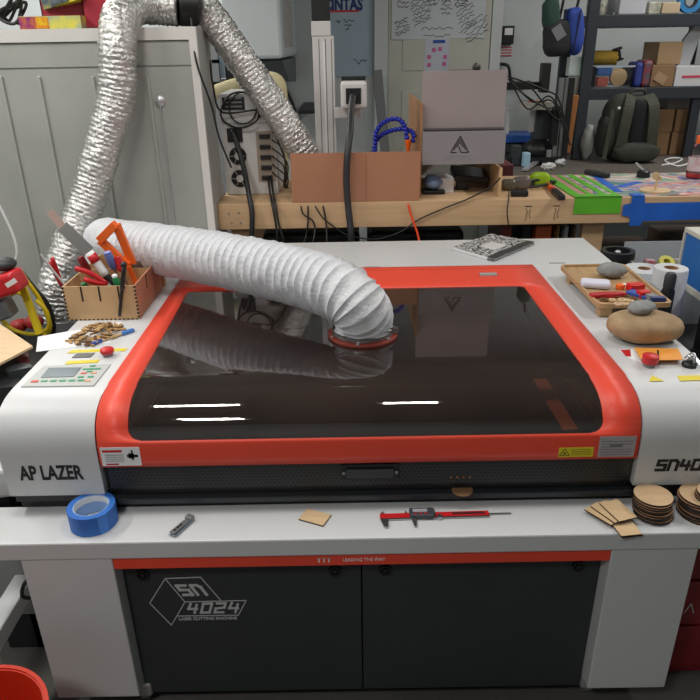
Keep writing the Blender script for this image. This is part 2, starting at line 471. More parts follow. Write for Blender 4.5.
# shelf beam, legs, strip, doors
SY = 1.178
part('shelf_beam', MB().box((-0.87, SY, 0.472), (0.865, 1.312, 0.519)), M_WHITE, cutter, bev=.004)
part('leg', MB().box((-0.736, SY + .004, 0.037), (-0.534, SY + .40, 0.471)), M_WHITE, cutter, bev=.003)
part('leg', MB().box((0.571, SY + .004, 0.037), (0.762, SY + .40, 0.471)), M_WHITE, cutter, bev=.003)
part('red_strip', MB().box((-0.533, SY + .006, 0.440), (0.570, SY + .03, 0.471)), M_RED, cutter)
DX = aty(362, 600, SY + .045).x
DY = SY + .045
for a, b in ((-0.533, DX - .0015), (DX + .0015, 0.570)):
    d = part('cabinet_door', MB().box((a, DY, 0.0), (b, DY + .018, 0.4395)), M_DARK, cutter, bev=.002)
    for px in ((143, 335) if a < DX - .1 else (385, 578)):
        q = aty(px, 574 - (px - 143) * .02, DY)
        part('lock', MB().ring((q.x, DY, q.z), .0145, .0095, .006, 20, (0, -1, 0)).lathe([(.006, 0), (.006, .007), (.004, .008)], 14, (q.x, DY, q.z), (0, -1, 0)), M_BLACK, d, smooth=True)
part('cabinet_back', MB().box((-.53, 1.56, 0.0), (.57, 1.575, .47)), M_DARK, cutter)
for cx_ in (-0.545, 0.598):
    c = part('caster', MB().box((cx_ - .028, SY + .04, -0.010), (cx_ + .028, SY + .10, 0.036)), M_ALU, cutter, bev=.008)
    part('wheel', MB().cyl((cx_ - .010, SY + .08, -.026), (cx_ + .010, SY + .08, -.026), .024, 20), M_GREYPL, c, smooth=True)
for cx_ in (-0.63, 0.665):
    part('foot', MB().cyl((cx_, SY + .2, FLOOR_Z), (cx_, SY + .2, .037), .03, 16), M_BLACK, cutter)
# lettering on the machine
FM = lambda px, py, y: plane_M(aty(px, py, y), (1, 0, 0), (0, 0, 1))
q0, q1 = aty(19, 474, FY), aty(83, 473, FY)
part('lettering', text_mb('AP LAZER', .052, plane_M(((q0.x + q1.x) / 2, FY - .0004, q0.z), (1, 0, 0), (0, 0, 1)), sx=0.62, bold=.0016), M_INK, cutter)
q0 = aty(656, 470, FY)
part('lettering', stroke_mb('Sn4024', .0178, .0068, plane_M((q0.x, FY - .0004, q0.z), (1, 0, 0), (0, 0, 1)), slant=.12, gap=.5), M_INK, cutter)
part('lettering', text_mb('LEADING THE WAY', .0125, plane_M((aty(364, 556, SY).x, SY + .0055, .4545), (1, 0, 0), (0, 0, 1)), sx=.85), M_PAPER, cutter)
rm = MB()
for px in (318, 323, 328): rm.box((aty(px, 556, SY).x, SY + .005, .449), (aty(px, 556, SY).x + .003, SY + .006, .461)).box((aty(px, 556, SY).x - .002, SY + .005, .459), (aty(px, 556, SY).x + .005, SY + .006, .461))
part('emblem', rm, M_PAPER, cutter)
def dpt(px, py): q = aty(px, py, DY); return (q.x, q.z)
# outline cube emblem on the left door
em = MB(); sc = lambda x, y: dpt(100 + x / 4.375, 540 + y / 4.375)
A = [sc(*p) for p in ((285, 168), (218, 275), (313, 372), (372, 270), (285, 168), (440, 162), (530, 265))]
B = [sc(*p) for p in ((372, 270), (640, 264), (605, 328), (340, 332))]
for pl in (A, B):
    for a, b in zip(pl, pl[1:]):
        em.bar((a[0], DY - .0006, a[1]), (b[0], DY - .0006, b[1]), .0022, .001, up=(0, -1, 0))
part('emblem_outline', em, M_SILVERINK, cutter)
c0 = sc(345, 240)
part('lettering', stroke_mb('Sn', .0205, .0070, plane_M((c0[0] + .012, DY - .0006, c0[1]), (1, 0, 0), (0, 0, 1)), slant=-.5, gap=.6), M_SILVERINK, cutter)
c0 = sc(376, 318)
part('lettering', stroke_mb('4024', .0200, .0060, plane_M((c0[0] + .004, DY - .0006, c0[1]), (1, 0, 0), (0, 0, 1)), slant=.3, gap=.62), M_SILVERINK, cutter)
c0 = sc(472, 343)
part('lettering', text_mb('LASER CUTTING MACHINE', .0118, plane_M((c0[0], DY - .0006, c0[1]), (1, 0, 0), (0, 0, 1)), sx=.98, bold=.0003), M_SILVERINK, cutter)
# stickers on the lid front
def sticker(name, px0, py0, px1, py1, y, m, th=.0006):
    a, b = aty(px0, py1, y), aty(px1, py0, y)
    return part(name, MB().box((a.x, y - th, a.z), (b.x, y, b.z)), m, cutter), a, b
st, a, b = sticker('safety_sticker', 103, 447, 139, 466, FY, M_PAPER)
yq = FY - .0012
w, h = b.x - a.x, b.z - a.z
part('print', MB().box((a.x + .05 * w, yq, a.z + .74 * h), (a.x + .55 * w, yq + .0006, a.z + .86 * h)).box((a.x + .1 * w, yq, a.z + .06 * h), (a.x + .42 * w, yq + .0006, a.z + .13 * h)), M_REDPL, st)
pm = MB()
for k in range(4): pm.box((a.x + .1 * w, yq, a.z + (.25 + k * .11) * h), (a.x + .58 * w, yq + .0005, a.z + (.28 + k * .11) * h))
part('print', pm, M_GREYPL, st)
pm = MB().box((a.x + .66 * w, yq, a.z + .46 * h), (a.x + .94 * w, yq + .0006, a.z + .60 * h)).box((a.x + .78 * w, yq, a.z + .3 * h), (a.x + .82 * w, yq + .0006, a.z + .85 * h)).box((a.x + .7 * w, yq, a.z + .4 * h), (a.x + .84 * w, yq + .0006, a.z + .68 * h))
part('pictogram', pm, M_INK, st)
st, a, b = sticker('warning_sticker', 558, 447, 594, 457, FY, M_YELLOW)
w, h = b.x - a.x, b.z - a.z
def tri(mb, x, z, r, y):
    return mb.add([(x - r, y, z - r * .6), (x + r, y, z - r * .6), (x, y, z + r)], [(0, 1, 2)])
pm = poly_mb([(-.011, -.007), (.011, -.007), (0, .011), (-.011, -.007)], .0016, plane_M((a.x + .17 * w, yq, a.z + .46 * h), (1, 0, 0), (0, 0, 1))).box((a.x + .14 * w, yq - .0003, a.z + .3 * h), (a.x + .2 * w, yq + .0003, a.z + .5 * h))
for k in range(4): pm.box((a.x + .36 * w, yq, a.z + (.2 + k * .18) * h), (a.x + .93 * w, yq + .0005, a.z + (.23 + k * .18) * h))
part('print', pm, mat('dark_olive_ink', '#5a5210', .6), st)
st, a, b = sticker('rating_plate', 597, 436, 637, 457, FY, mat('plate_grey', '#a9a4a6', .45))
w, h = b.x - a.x, b.z - a.z
pm = MB()
for k in range(6):
    pm.box((a.x + .07 * w, yq, a.z + (.1 + k * .13) * h), (a.x + (.92 if k != 3 else .6) * w, yq + .0005, a.z + (.125 + k * .13) * h))
pm.box((a.x + .3 * w, yq, a.z + .5 * h), (a.x + .65 * w, yq + .0005, a.z + .62 * h))
part('print', pm, mat('grey_ink', '#77757c', .6), st)
# hinges on the rear strip
for px in (488,):
    q = atz(px, 275, Z1)
    part('hinge', MB().box((q.x - .028, q.y - .014, Z1), (q.x + .028, q.y + .014, Z1 + .004)).cyl((q.x - .028, q.y, Z1 + .004), (q.x + .028, q.y, Z1 + .004), .004, 10), M_ALU, cutter)
for px, py in ((373, 266), (558, 262)):
    q = atz(px, py, TOP)
    mk = MB()
    for k in range(6): mk.box((q.x - .03 + k * .0095, q.y - .007, TOP - .004), (q.x - .024 + k * .0095, q.y + .007, TOP - .0034))
    part('vent_slots', mk, M_GREYPL, cutter)
# control panel on the left shell
SH = TOP - .004
UPZ = (0, 0, 1)
G = lambda px, py: atz(px, py, SH)
cp = part('control_panel', quad_on([G(21, 387.5), G(94, 386.5), G(111, 365), G(44, 366.5)], UPZ, .003), mat('panel_grey', '#b3b7b4', .5), cutter, bev=.001)
e = Vector((0, 0, .0031))
part('display', quad_on([G(41, 379) + e, G(74, 378) + e, G(82, 368.8) + e, G(49, 369.3) + e], UPZ, .0012), mat('lcd', '#68757c', .2), cp)
def key(px, py, m, w=.012, d=.007):
    q = G(px, py) + e
    part('key', MB().box((q.x - w/2, q.y - d/2, q.z), (q.x + w/2, q.y + d/2, q.z + .0015)), m, cp, bev=.0006)
M_KG = mat('key_green', '#2c9a68', .5); M_KR = mat('key_red', '#d24a3c', .5); M_KO = mat('key_orange', '#e0a070', .5)
key(35, 382.8, M_KR, .017, .010)
for k in range(5): key(44.5 + k * 9.2, 382.3 - k * .15, M_KG, .015, .008)
for px, py, m in ((93, 367.2, M_KG), (86, 370.4, M_KG), (91.5, 370.2, M_KG), (98, 370, M_KG), (90, 372.8, M_KG), (84, 374.6, M_KR), (94, 374.2, M_KO), (81, 378.4, M_KG), (91, 378, M_KG), (88, 382, M_KO)): key(px, py, m, .014, .007)
mp_ = part('meter_plate', quad_on([G(66, 362), G(114, 359), G(124, 348), G(80, 349)], UPZ, .001), M_WHITE, cutter)
e2 = Vector((0, 0, .001))
part('warning_strip', quad_on([G(67, 353.6) + e2, G(125, 351.3) + e2, G(127.6, 348.6) + e2, G(72, 350.6) + e2], UPZ), M_YELLOW, cutter)
part('warning_strip', quad_on([G(65, 364.6) , G(98, 362.8) , G(99.5, 360.2) , G(68, 361.6) ], UPZ, .002), M_YELLOW, cutter)
part('meter_display', quad_on([G(72, 358.6) + e2, G(90.5, 358) + e2, G(95, 353.8) + e2, G(77, 354.4) + e2], UPZ, .002), mat('meter_dark', '#595c58', .3), cutter)
def stop(px, py, r, h=.022):
    q = G(px, py)
    o = part('stop_button', MB().lathe([(r, .010), (r * 1.05, .014), (r * 1.02, h - .002), (r * .8, h)], 24, q), M_REDPL, cutter, smooth=True)
    part('stop_stem', MB().cyl(q, q + Vector((0, 0, .011)), r * .72, 18), M_GREYPL, o, smooth=True)
stop(108, 356, .0165); stop(649, 366, .0185, .03)
q = G(689, 366)
kk = part('key_switch', MB().lathe([(.017, 0), (.017, .008), (.013, .012)], 20, q), M_BLACK, cutter, smooth=True)
part('key_ring', MB().tube([q + Vector((.012 * math.cos(a), .012 * math.sin(a), .024 + .006 * math.sin(2 * a))) for a in [i * PI / 5 for i in range(11)]], .0018, 6, .004).bar(q + Vector((0, 0, .010)), q + Vector((0, 0, .028)), .012, .003), M_STEEL, kk)
part('key_blade', MB().bar(q + Vector((.012, 0, .02)), q + Vector((.022, -.03, .004)), .009, .002), M_STEEL, kk)
part('warning_triangle', MB().add([G(649, 381.5) + e2 * .5, G(664, 381) + e2 * .5, G(652, 375.3) + e2 * .5], [(0, 1, 2)]), M_YELLOW, cutter)
part('warning_strip', quad_on([G(680, 381), G(712, 380), G(706, 375.3), G(677, 376)], UPZ), M_YELLOW, cutter)
st = part('inspection_sticker', quad_on([G(629, 358), G(645, 364), G(636, 349), G(619, 350)], UPZ), M_PAPER, cutter)
part('print', quad_on([G(626, 356.5) + e2, G(631, 357) + e2, G(630, 350) + e2, G(620.5, 350.6) + e2], UPZ), M_REDPL, st)
# exhaust collar on the lid
CQ = atz(363, 334, Z1)
co = part('vent_collar', MB().lathe([(.093, 0), (.093, .006), (.072, .008), (.070, .030), (.066, .030)], 40, CQ, cap=False), mat('collar_red', '#8f3a2e', .5), cutter, smooth=True)
for k in range(6):
    a = k * PI / 3 + .35
    p_ = CQ + Vector((.0865 * math.cos(a), .0865 * math.sin(a), .006))
    part('screw', MB().lathe([(.005, 0), (.004, .003)], 10, p_), M_STEEL, co, smooth=True)
# ================================================================== ducts
def foil(name, col, bump, metal, rough, bscale):
    return mat(name, col, rough, metal, var=0.12, vscale=40, bump=bump, bscale=bscale)
M_FOIL = foil('crumpled_foil', '#d4d3d0', 1.0, 0.9, 0.28, 75)
M_DUCTW = mat('white_vinyl_duct', '#d3d5d9', 0.45, var=0.04, vscale=25, bump=0.35, bscale=110)
def ribbed(R, amp, pitch, rough=0.0, saw=False):
    def rf(L, a):
        if saw:
            ph = L / .0095 if L < .125 else .125 / .0095 + (L - .125) / pitch
            f = (ph + .03 * math.sin(a * 2 + L * 9)) % 1.0
            g_ = 1 - abs(math.sin(PI * f)) ** .75
            return R + amp * g_ * (.7 if L < .125 else 1.0) + rough * mnoise.noise(Vector((L * 45, math.cos(a) * 2.5, math.sin(a) * 2.5)))
        return R + amp * abs(math.sin(PI * L / pitch)) ** 0.5 + (rough * mnoise.noise(Vector((L * 45, math.cos(a) * 2.5, math.sin(a) * 2.5))) if rough else 0)
    return rf
D = .878
wp = [CQ + Vector((0, 0, .009)), CQ + Vector((.002, .004, .045)), atz(360, 309, .875), atz(350, 298, .902), atz(330, 287, .918), atz(300, 277, .924), atz(250, 265.5, .926), atz(200, 256, .92), atz(150, 248, .912),
      atz(118, 244, .895), (-.855, 2.36, .865), (-.878, 2.43, D - .14), (-.88, 2.435, .6), (-.88, 2.435, .2)]
dz = thing('exhaust_duct', 'white ribbed flexible exhaust hose clamped to the lid window', 'duct', (-.3, 2.0, FLOOR_Z))
part('hose', MB().tube(wp, .08, 44, .0013, ribbed(.0725, .0095, .0275, .003, True)), M_DUCTW, dz, smooth=True)
part('hose_clamp', MB().ring(CQ + Vector((0, 0, .009)), .0835, .0815, .010, 40).box((CQ.x + .079, CQ.y - .02, CQ.z + .009), (CQ.x + .093, CQ.y - .004, CQ.z + .022)), M_STEEL, dz)
def sduct(name, pts, label, R=.060):
    solo(name, MB().tube(pts, R, 32, .004, ribbed(R, .0055, .0165, .005)), M_FOIL, label, 'duct', 'silver foil ducts', smooth='all')
sduct('foil_duct', [(-.60, 2.76, 1.628), (-.68, 2.755, 1.635), (-.735, 2.71, 1.634), (-.775, 2.63, 1.59), (-.788, 2.592, 1.50), (-.815, 2.58, 1.34), (-.885, 2.55, 1.161), (-.956, 2.51, .988), (-1.028, 2.43, .819), (-1.075, 2.36, .67), (-1.09, 2.34, .4), (-1.09, 2.34, .15)],
      'silver foil duct hanging down in front of the grey freezer panel')
sduct('foil_duct', [(-.545, 2.80, 1.63), aty(203, 9, 2.83), aty(220, 29, 2.845), aty(244, 64, 2.85), aty(270, 101, 2.85), aty(291, 133, 2.86), aty(305, 156, 2.875), aty(311, 172, 2.885), aty(314, 192, 2.885)],
      'silver foil duct sloping down behind the brown board on the bench', .056)
cpl = thing('duct_fan', 'black round inline fan joining the silver ducts above the freezer panel', 'fan', (-.575, 2.78, 1.56))
part('housing', MB().lathe([(.061, -.035), (.066, -.03), (.066, .03), (.061, .035)], 32, (-.572, 2.78, 1.631), Vector((1, .35, -.02)).normalized()), M_BLACK, cpl, smooth=True)
part('power_cord', MB().tube([(-.55, 2.72, 1.59), (-.535, 2.66, 1.45), (-.50, 2.68, 1.30), (-.485, 2.70, 1.18), (-.455, 2.74, 1.06)], .004, 6), M_CABLE, cpl)

# ================================================================== freezer panel
M_FRZ = mat('grey_galvanised', '#a9aba5', 0.5, 0.15, var=0.10, vscale=3.5, bump=0.03, bscale=30)
fz = thing('freezer_back', 'big grey ribbed metal freezer with white edge trim on the left', 'freezer', (-1.1, 2.8, FLOOR_Z))
FX0, FX1, FY0, FY1, FZ = -1.75, -.527, 2.665, 2.92, 1.562
part('body', MB().box((FX0, FY0 + .018, FLOOR_Z), (FX1, FY1, FZ)), mat('freezer_side', '#a4a5a1', .5, var=.08), fz)
part('back_sheet', MB().box((FX0 + .02, FY0 + .008, FLOOR_Z + .1), (FX1 - .028, FY0 + .018, FZ - .045)), M_FRZ, fz)
part('edge_trim', MB().box((FX0, FY0, FZ - .042), (FX1, FY0 + .018, FZ)).box((FX1 - .028, FY0, FLOOR_Z), (FX1, FY0 + .018, FZ - .042)), mat('trim_white', '#d6d4cf', .45), fz)
part('crease', MB().box((FX0 + .02, FY0 + .005, 1.435), (FX1 - .03, FY0 + .008, 1.438)), M_DULLSTEEL, fz)
for px in (0, 38, 92, 147):
    q = aty(px, 76, FY0 + .008)
    part('rib', MB().box((q.x - .004, FY0 + .001, .2), (q.x + .009, FY0 + .008, q.z)), M_FRZ, fz, bev=.003)
q = aty(160, 101, FY0 + .008)
part('knob', MB().lathe([(.014, 0), (.02, .006), (.013, .012), (.004, .014)], 16, (q.x, FY0 + .008, q.z), (0, -1, 0)), M_ALU, fz, smooth=True)
part('rod', MB().cyl((q.x, FY0 + .002, .25), (q.x, FY0 + .002, q.z - .015), .003, 8), M_ALU, fz)
# things on top of the freezer
M_TOY = mat('toy_print', '#e0cf2a', .4, col2='#50606a', vscale=14)
def px_box(name, px0, py0, px1, py1, y0, y1, m, label, cat, rz=0, group=None, bev=.004):
    a, b = aty(px0, py1, y0), aty(px1, py0, y0)
    c = Vector(((a.x + b.x) / 2, (y0 + y1) / 2, (a.z + b.z) / 2))
    mb = MB(); mb.cbox(c, (b.x - a.x, y1 - y0, b.z - a.z), Matrix.Rotation(rz, 3, 'Z'))
    return solo(name, mb, m, label, cat, group, bev=bev)
FT = FZ + .0005
M_BIN = mat('red_bin', '#a32738', .45)
def bin_open(name, c, size, m, label, th=.004):
    x, y, z = c; w, d, h = size
    mb = MB().box((x - w/2, y - d/2, z), (x + w/2, y + d/2, z + th))
    for a in ((x - w/2, y - d/2, x - w/2 + th, y + d/2), (x + w/2 - th, y - d/2, x + w/2, y + d/2), (x - w/2, y - d/2, x + w/2, y - d/2 + th), (x - w/2, y + d/2 - th, x + w/2, y + d/2)):
        mb.box((a[0], a[1], z), (a[2], a[3], z + h))
    mb.box((x - w/2 - .008, y - d/2 - .008, z + h - .012), (x + w/2 + .008, y - d/2, z + h))
    return solo(name, mb, m, label, 'bin', 'red bins')
bin_open('red_bin', (-1.03, 2.85, FT), (.16, .12, .13), M_BIN, 'dark red plastic bin behind the long toy box on the freezer')
bin_open('red_bin', (-.885, 2.83, FT), (.12, .15, .16), M_BIN, 'dark red plastic bin beside the silver duct on the freezer')
tb = solo('toy_box', MB().box((-1.16, 2.70, FT), (-.94, 2.755, FT + .042)), mat('toy_pale', '#dcd35a', .4, col2='#8fa9a0', vscale=18), 'long low yellow and purple toy box on freezer edge', 'box')
part('print', MB().box((-1.16, 2.699, FT), (-1.10, 2.70, FT + .040)), mat('purple_print', '#8c2a72', .4, col2='#c06a3a', vscale=60), tb)
part('print', MB().box((-1.10, 2.6988, FT + .002), (-1.055, 2.6998, FT + .040)), mat('yellow_red', '#e8c81e', .4, col2='#d2542a', vscale=45), tb)
Rt = Matrix.Rotation(-.30, 3, 'Z') @ Matrix.Rotation(-.18, 3, 'Y')
tb = solo('toy_box', MB().cbox((-1.005, 2.80, FT + .115), (.17, .10, .07), Rt), M_TOY, 'bright yellow toy box lying tilted on top of the red bin', 'box')
part('print', MB().cbox((-.965, 2.742, FT + .122), (.045, .006, .055), Rt), mat('purple2', '#8a2f6b', .45), tb)
part('print', MB().cbox((-1.025, 2.752, FT + .108), (.075, .006, .05), Rt), mat('photo_grey', '#6a7480', .45, col2='#30343a', vscale=50), tb)
solo('wire_bundle', MB().tube([(-1.2 + .05 * math.sin(i * 1.9), 2.75 + .03 * math.cos(i * 2.3), FT + .02 + .10 * ((i * 7) % 10) / 10) for i in range(14)], .006, 6, .01), M_CABLE, 'tangle of black wires at left end of freezer top', 'wires')

# ================================================================== workbench
BZ = .914; BY0 = 2.75; BY1 = 3.27; BX0 = -.527
M_PINE = mat('pine_timber', '#cba981', 0.6, var=0.08, vscale=5, stretch=(.6, 6, 10), bump=.02)
bench = thing('workbench', 'long pine timber workbench behind the laser cutter', 'workbench', (.6, 3.05, FLOOR_Z))
part('top', MB().box((BX0, BY0 + .0385, BZ - .02), (2.4, BY1, BZ)), M_PINE, bench, bev=.002)
part('front_rail', MB().box((BX0, BY0 - .001, BZ - .105), (2.4, BY0 + .038, BZ)), M_PINE, bench, bev=.003)
for lx in (BX0 + .06, 1.0, 2.3):
    part('leg', MB().box((lx - .019, BY0 + .04, FLOOR_Z), (lx + .07, BY0 + .078, BZ - .021)), M_PINE, bench, bev=.002)
    part('leg', MB().box((lx - .019, BY1 - .05, FLOOR_Z), (lx + .07, BY1 - .012, BZ - .021)), M_PINE, bench, bev=.002)
for px in (527, 555):   # stamped grade marks
    q = aty(px, 216, BY0)
    part('grade_stamp', MB().box((q.x - .012, BY0 - .0016, BZ - .032), (q.x + .016, BY0 - .001, BZ - .028)), M_INK, bench)
    part('grade_stamp', scribble(None, .05, .009, .0022, None, px, 14, M=plane_M((q.x - .003, BY0 - .0014, BZ - .064), (0, 0, 1), (-1, 0, 0))), M_INK, bench)
    part('grade_stamp', scribble(None, .04, .007, .0018, None, px + 5, 12, M=plane_M((q.x + .010, BY0 - .0014, BZ - .06), (0, 0, 1), (-1, 0, 0))), M_INK, bench)
for px, py in ((229, 214), (239, 213), (232, 223), (241, 223)):
    q = aty(px, py, BY0)
    part('nail', MB().cyl((q.x, BY0, q.z), (q.x, BY0 - .002, q.z), .0045, 8), M_DULLSTEEL, bench)
M_FILLER = mat('filler_black', '#17181a', .6)  # blocks added so the space under the bench stays near black
for i, (xa, xb, s) in enumerate(((-.37, .05, 'left'), (.09, .50, 'middle'))):
    solo('dark_filler', MB().box((xa, 2.86, FLOOR_Z + .002), (xb, 3.19, .76)), M_FILLER, 'added black block darkening the space under the bench, %s one' % s, 'filler', 'added dark blocks under the bench', bev=.02)
for i, (px0, px1, m, t) in enumerate(((500, 512, mat('bk1', '#6e2f26', .6), 'dark red'), (520, 531, mat('bk2', '#17181b', .6), 'black'), (533, 552, mat('bk3', '#a8502c', .6), 'rust orange'), (555, 560, mat('bk4', '#9c7b4a', .6), 'tan'), (561, 569, mat('bk5', '#8d9299', .5), 'silver grey'), (571, 577, mat('bk6', '#6e5a48', .6), 'brown'))):
    px_box('board_offcut', px0, 226, px1, 262, 2.80, 3.1, m, t + ' board standing on edge under the workbench', 'board', group='boards stored under the bench', bev=.001)
for i in range(3):
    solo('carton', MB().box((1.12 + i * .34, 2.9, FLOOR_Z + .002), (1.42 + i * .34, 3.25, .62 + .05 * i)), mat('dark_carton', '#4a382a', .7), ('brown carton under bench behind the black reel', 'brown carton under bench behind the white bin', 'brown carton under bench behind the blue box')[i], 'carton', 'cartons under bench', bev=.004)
# tape and painted sheet on the bench
M_GTAPE = mat('green_tape', '#5fb52c', .5, var=.1, vscale=10)
M_BTAPE = mat('blue_tape', '#2463c4', .5, var=.12, vscale=10)
def strip_on(name, pts, z, m, label, cat, group=None, th=.0007):
    return solo(name, quad_on([atz(x, y, z) for x, y in pts], UPZ, th), m, label, cat, group)
def graffiti():
    m = bpy.data.materials.new('paint_splatter'); m.use_nodes = True; nt = m.node_tree; b = nt.nodes['Principled BSDF']
    tc = nt.nodes.new('ShaderNodeTexCoord'); mp = nt.nodes.new('ShaderNodeMapping'); mp.inputs['Scale'].default_value = (1, 2.6, 1); mp.inputs['Rotation'].default_value = (0, 0, .5)
    nt.links.new(tc.outputs['Object'], mp.inputs[0])
    n = nt.nodes.new('ShaderNodeTexNoise'); n.inputs['Scale'].default_value = 3.2; n.inputs['Detail'].default_value = 2.5; n.inputs['Distortion'].default_value = .8
    nt.links.new(mp.outputs[0], n.inputs['Vector'])
    r = nt.nodes.new('ShaderNodeValToRGB'); cr = r.color_ramp
    cols = [(0, '#3b6f8c'), (.36, '#4f7f7c'), (.42, '#c8b9a8'), (.47, '#2f5aa8'), (.5, '#c9b0a0'), (.54, '#b0444a'), (.58, '#d8cfc8'), (.63, '#6f9a80'), (.7, '#b9928a')]
    cr.elements[0].color = lin(cols[0][1]); cr.elements[1].position = 1; cr.elements[1].color = lin('#c9a090')
    for p, c in cols[1:]:
        e_ = cr.elements.new(p); e_.color = lin(c)
    nt.links.new(n.outputs['Fac'], r.inputs[0]); nt.links.new(r.outputs[0], b.inputs['Base Color']); b.inputs['Roughness'].default_value = .55
    return m
M_GRAF = graffiti()
pz = BZ + .0005
solo('painted_sheet', MB().box((1.02, BY0 + .01, pz), (2.2, BY1 - .005, pz + .002)), M_GRAF, 'paint splattered colourful sheet on right end of the bench', 'sheet')
pz2 = pz + .0026
g = 'green tape strips on the bench'
M_PINKP = mat('pinkish_sheet', '#b98f80', .6, var=.1)
solo('pink_sheet', MB().box((.92, BY0 + .012, pz), (1.018, BY1 - .01, pz + .0015)), M_PINKP, 'dull pink paper strip between green tapes on bench', 'paper')
for k, (xa, xb, t) in enumerate(((.915, .955, 'leftmost'), (.985, 1.005, 'second'), (1.035, 1.065, 'third'), (1.09, 1.11, 'rightmost'))):
    yb = BY1 - .02
    solo('green_tape', quad_on([(xa, BY0 + .05, pz2), (xb, BY0 + .05, pz2), (xb, yb, pz2), (xa, yb, pz2)], UPZ), M_GTAPE, 'green masking tape strip across bench top, %s of four' % t, 'tape', g)
a, b = aty(573, 214, BY0), aty(621, 201, BY0)
solo('green_tape', MB().box((a.x, BY0 - .004, a.z), (b.x, BY0 - .0015, BZ + .0005)).box((a.x, BY0 - .004, BZ + .0035), (b.x, BY0 + .045, BZ + .0055)).box((a.x, BY0 - .004, BZ - .001), (b.x, BY0 - .0015, BZ + .0055)), M_GTAPE, 'wide green tape wrapped over the bench front edge', 'tape', g)
a, b = aty(621, 218, BY0), aty(720, 200, BY0)
z_ = BZ + .008
op = [(a.x, b.z - .055), (a.x + .034, b.z - .062), (a.x + .036, b.z - .098), (a.x + .082, b.z - .098), (a.x + .086, b.z - .08), (2.0, b.z - .07), (2.0, b.z - .004), (a.x + .085, b.z - .006), (a.x + .08, z_), (a.x + .032, z_), (a.x + .03, b.z - .006), (a.x, b.z - .012)]
bt = MB().add([(x, BY0 - .0065, z) for x, z in op] + [(x, BY0 - .0045, z) for x, z in op], [tuple(range(12)), tuple(range(23, 11, -1))] + [(i, (i + 1) % 12, (i + 1) % 12 + 12, i + 12) for i in range(12)]).box((a.x + .032, BY0 - .0044, BZ + .006), (a.x + .08, BY0 + .04, BZ + .008))
solo('blue_tape', bt, M_BTAPE, 'wide blue masking tape along the bench front edge', 'tape')
for k, (x0, y0, x1, y1) in enumerate(((1.13, 2.84, 1.16, 3.25), (1.17, 2.95, 1.30, 3.05))):
    solo('blue_tape', MB().bar((x0, y0, pz2 + .0005), (x1, y1, pz2 + .0005), .035, .0008), M_BTAPE, ('blue tape strip running away across the painted sheet', 'short blue tape piece beside the wooden disc stand')[k], 'tape', 'blue tape on painted sheet')
# cleaner bits on the bench top
def disc(c, r, h, n=28): return MB().lathe([(r, 0), (r, h)], n, c)
q = atz(655, 191, pz2)
ds = thing('disc_stand', 'small round wooden disc with an upright cut-out figure on bench', 'ornament', q)
part('base', disc(q, .06, .006), M_WOODLIGHT, ds)
part('figure', MB().box((q.x - .004, q.y - .004, q.z + .006), (q.x + .004, q.y + .004, q.z + .05)).lathe([(.016, 0), (.016, .005)], 14, (q.x - .008, q.y, q.z + .062), (0, -1, 0)).lathe([(.010, 0), (.010, .005)], 12, (q.x + .010, q.y, q.z + .05), (0, -1, 0)), M_WOODLIGHT, ds)
solo('steel_plate', disc(q + Vector((.03, -.04, 0)), .05, .0015), M_DULLSTEEL, 'thin grey plate under front of the wooden disc stand', 'plate')
q = atz(643, 177, pz2)
kn = thing('clamp_knob', 'small black knob with a pale lever on the bench', 'knob', q)
part('knob', MB().lathe([(.03, 0), (.028, .025), (.018, .032)], 18, q), M_BLACK, kn, smooth=True)
part('lever', MB().bar(q + Vector((0, 0, .028)), q + Vector((-.03, .03, .06)), .01, .006), M_ALU, kn)
solo('black_tool', MB().bar(atz(586, 174, pz2) + Vector((0, 0, .012)), atz(608, 178.5, pz2) + Vector((0, 0, .012)), .03, .022), M_CABLE, 'flat black tool lying at the back of the bench', 'tool', bev=.005)
q = atz(694, 178, pz2)
bo = thing('drink_bottle', 'clear drink bottle with orange cap and red liquid on bench', 'bottle', q)
M_CLEAR = tinted('clear_plastic', '#fafbfc', .08, ior=1.3)
part('bottle', MB().lathe([(.030, 0), (.037, .006), (.037, .085), (.030, .11), (.034, .125), (.018, .15), (.016, .16)], 24, q), M_CLEAR, bo, smooth=True)
part('liquid', MB().lathe([(.028, .003), (.034, .008), (.034, .022)], 24, q), mat('red_drink', '#c3242c', .2), bo, smooth=True)
part('label', MB().lathe([(.0375, .035), (.0375, .095)], 24, q, cap=False), mat('bottle_label', '#cfcacb', .5, col2='#c9a3a6', vscale=40), bo, smooth=True)
part('cap', MB().lathe([(.019, .152), (.02, .155), (.02, .182), (.018, .185)], 24, q), M_ORANGE, bo, smooth=True)
# goggles, headset and knife
def goggle(px, py, m, label, s=1.0, rz=0):
    q = atz(px, py, BZ + .001)
    t = thing('safety_goggles', label, 'goggles', q, 'goggles on the bench')
    R = Matrix.Rotation(rz, 3, 'Z')
    lens = MB().blob(q + Vector((0, 0, .03 * s)), (.045 * s, .02, .03 * s), R, pw=.7)
    part('lens', lens, m, t, smooth='all')
    part('strap', MB().tube([q + R @ Vector((.045 * s, .01, .02)), q + R @ Vector((.07 * s, .05, .01)), q + R @ Vector((0, .09, .008)), q + R @ Vector((-.07 * s, .05, .01)), q + R @ Vector((-.045 * s, .01, .02))], .006, 6), M_BLACK, t)
goggle(508, 190, mat('goggle_brown', '#5f5a4c', .25), 'brown-lensed goggles nearest the grey box on the bench', .78)
goggle(521, 189, mat('goggle_grey', '#6b6560', .25), 'grey-lensed goggles between two other pairs on bench', .9)
goggle(539, 186, mat('goggle_lime', '#9ac223', .25), 'lime green lensed black safety goggles on bench', 1.0, -.2)
q = atz(519, 196, BZ + .001)
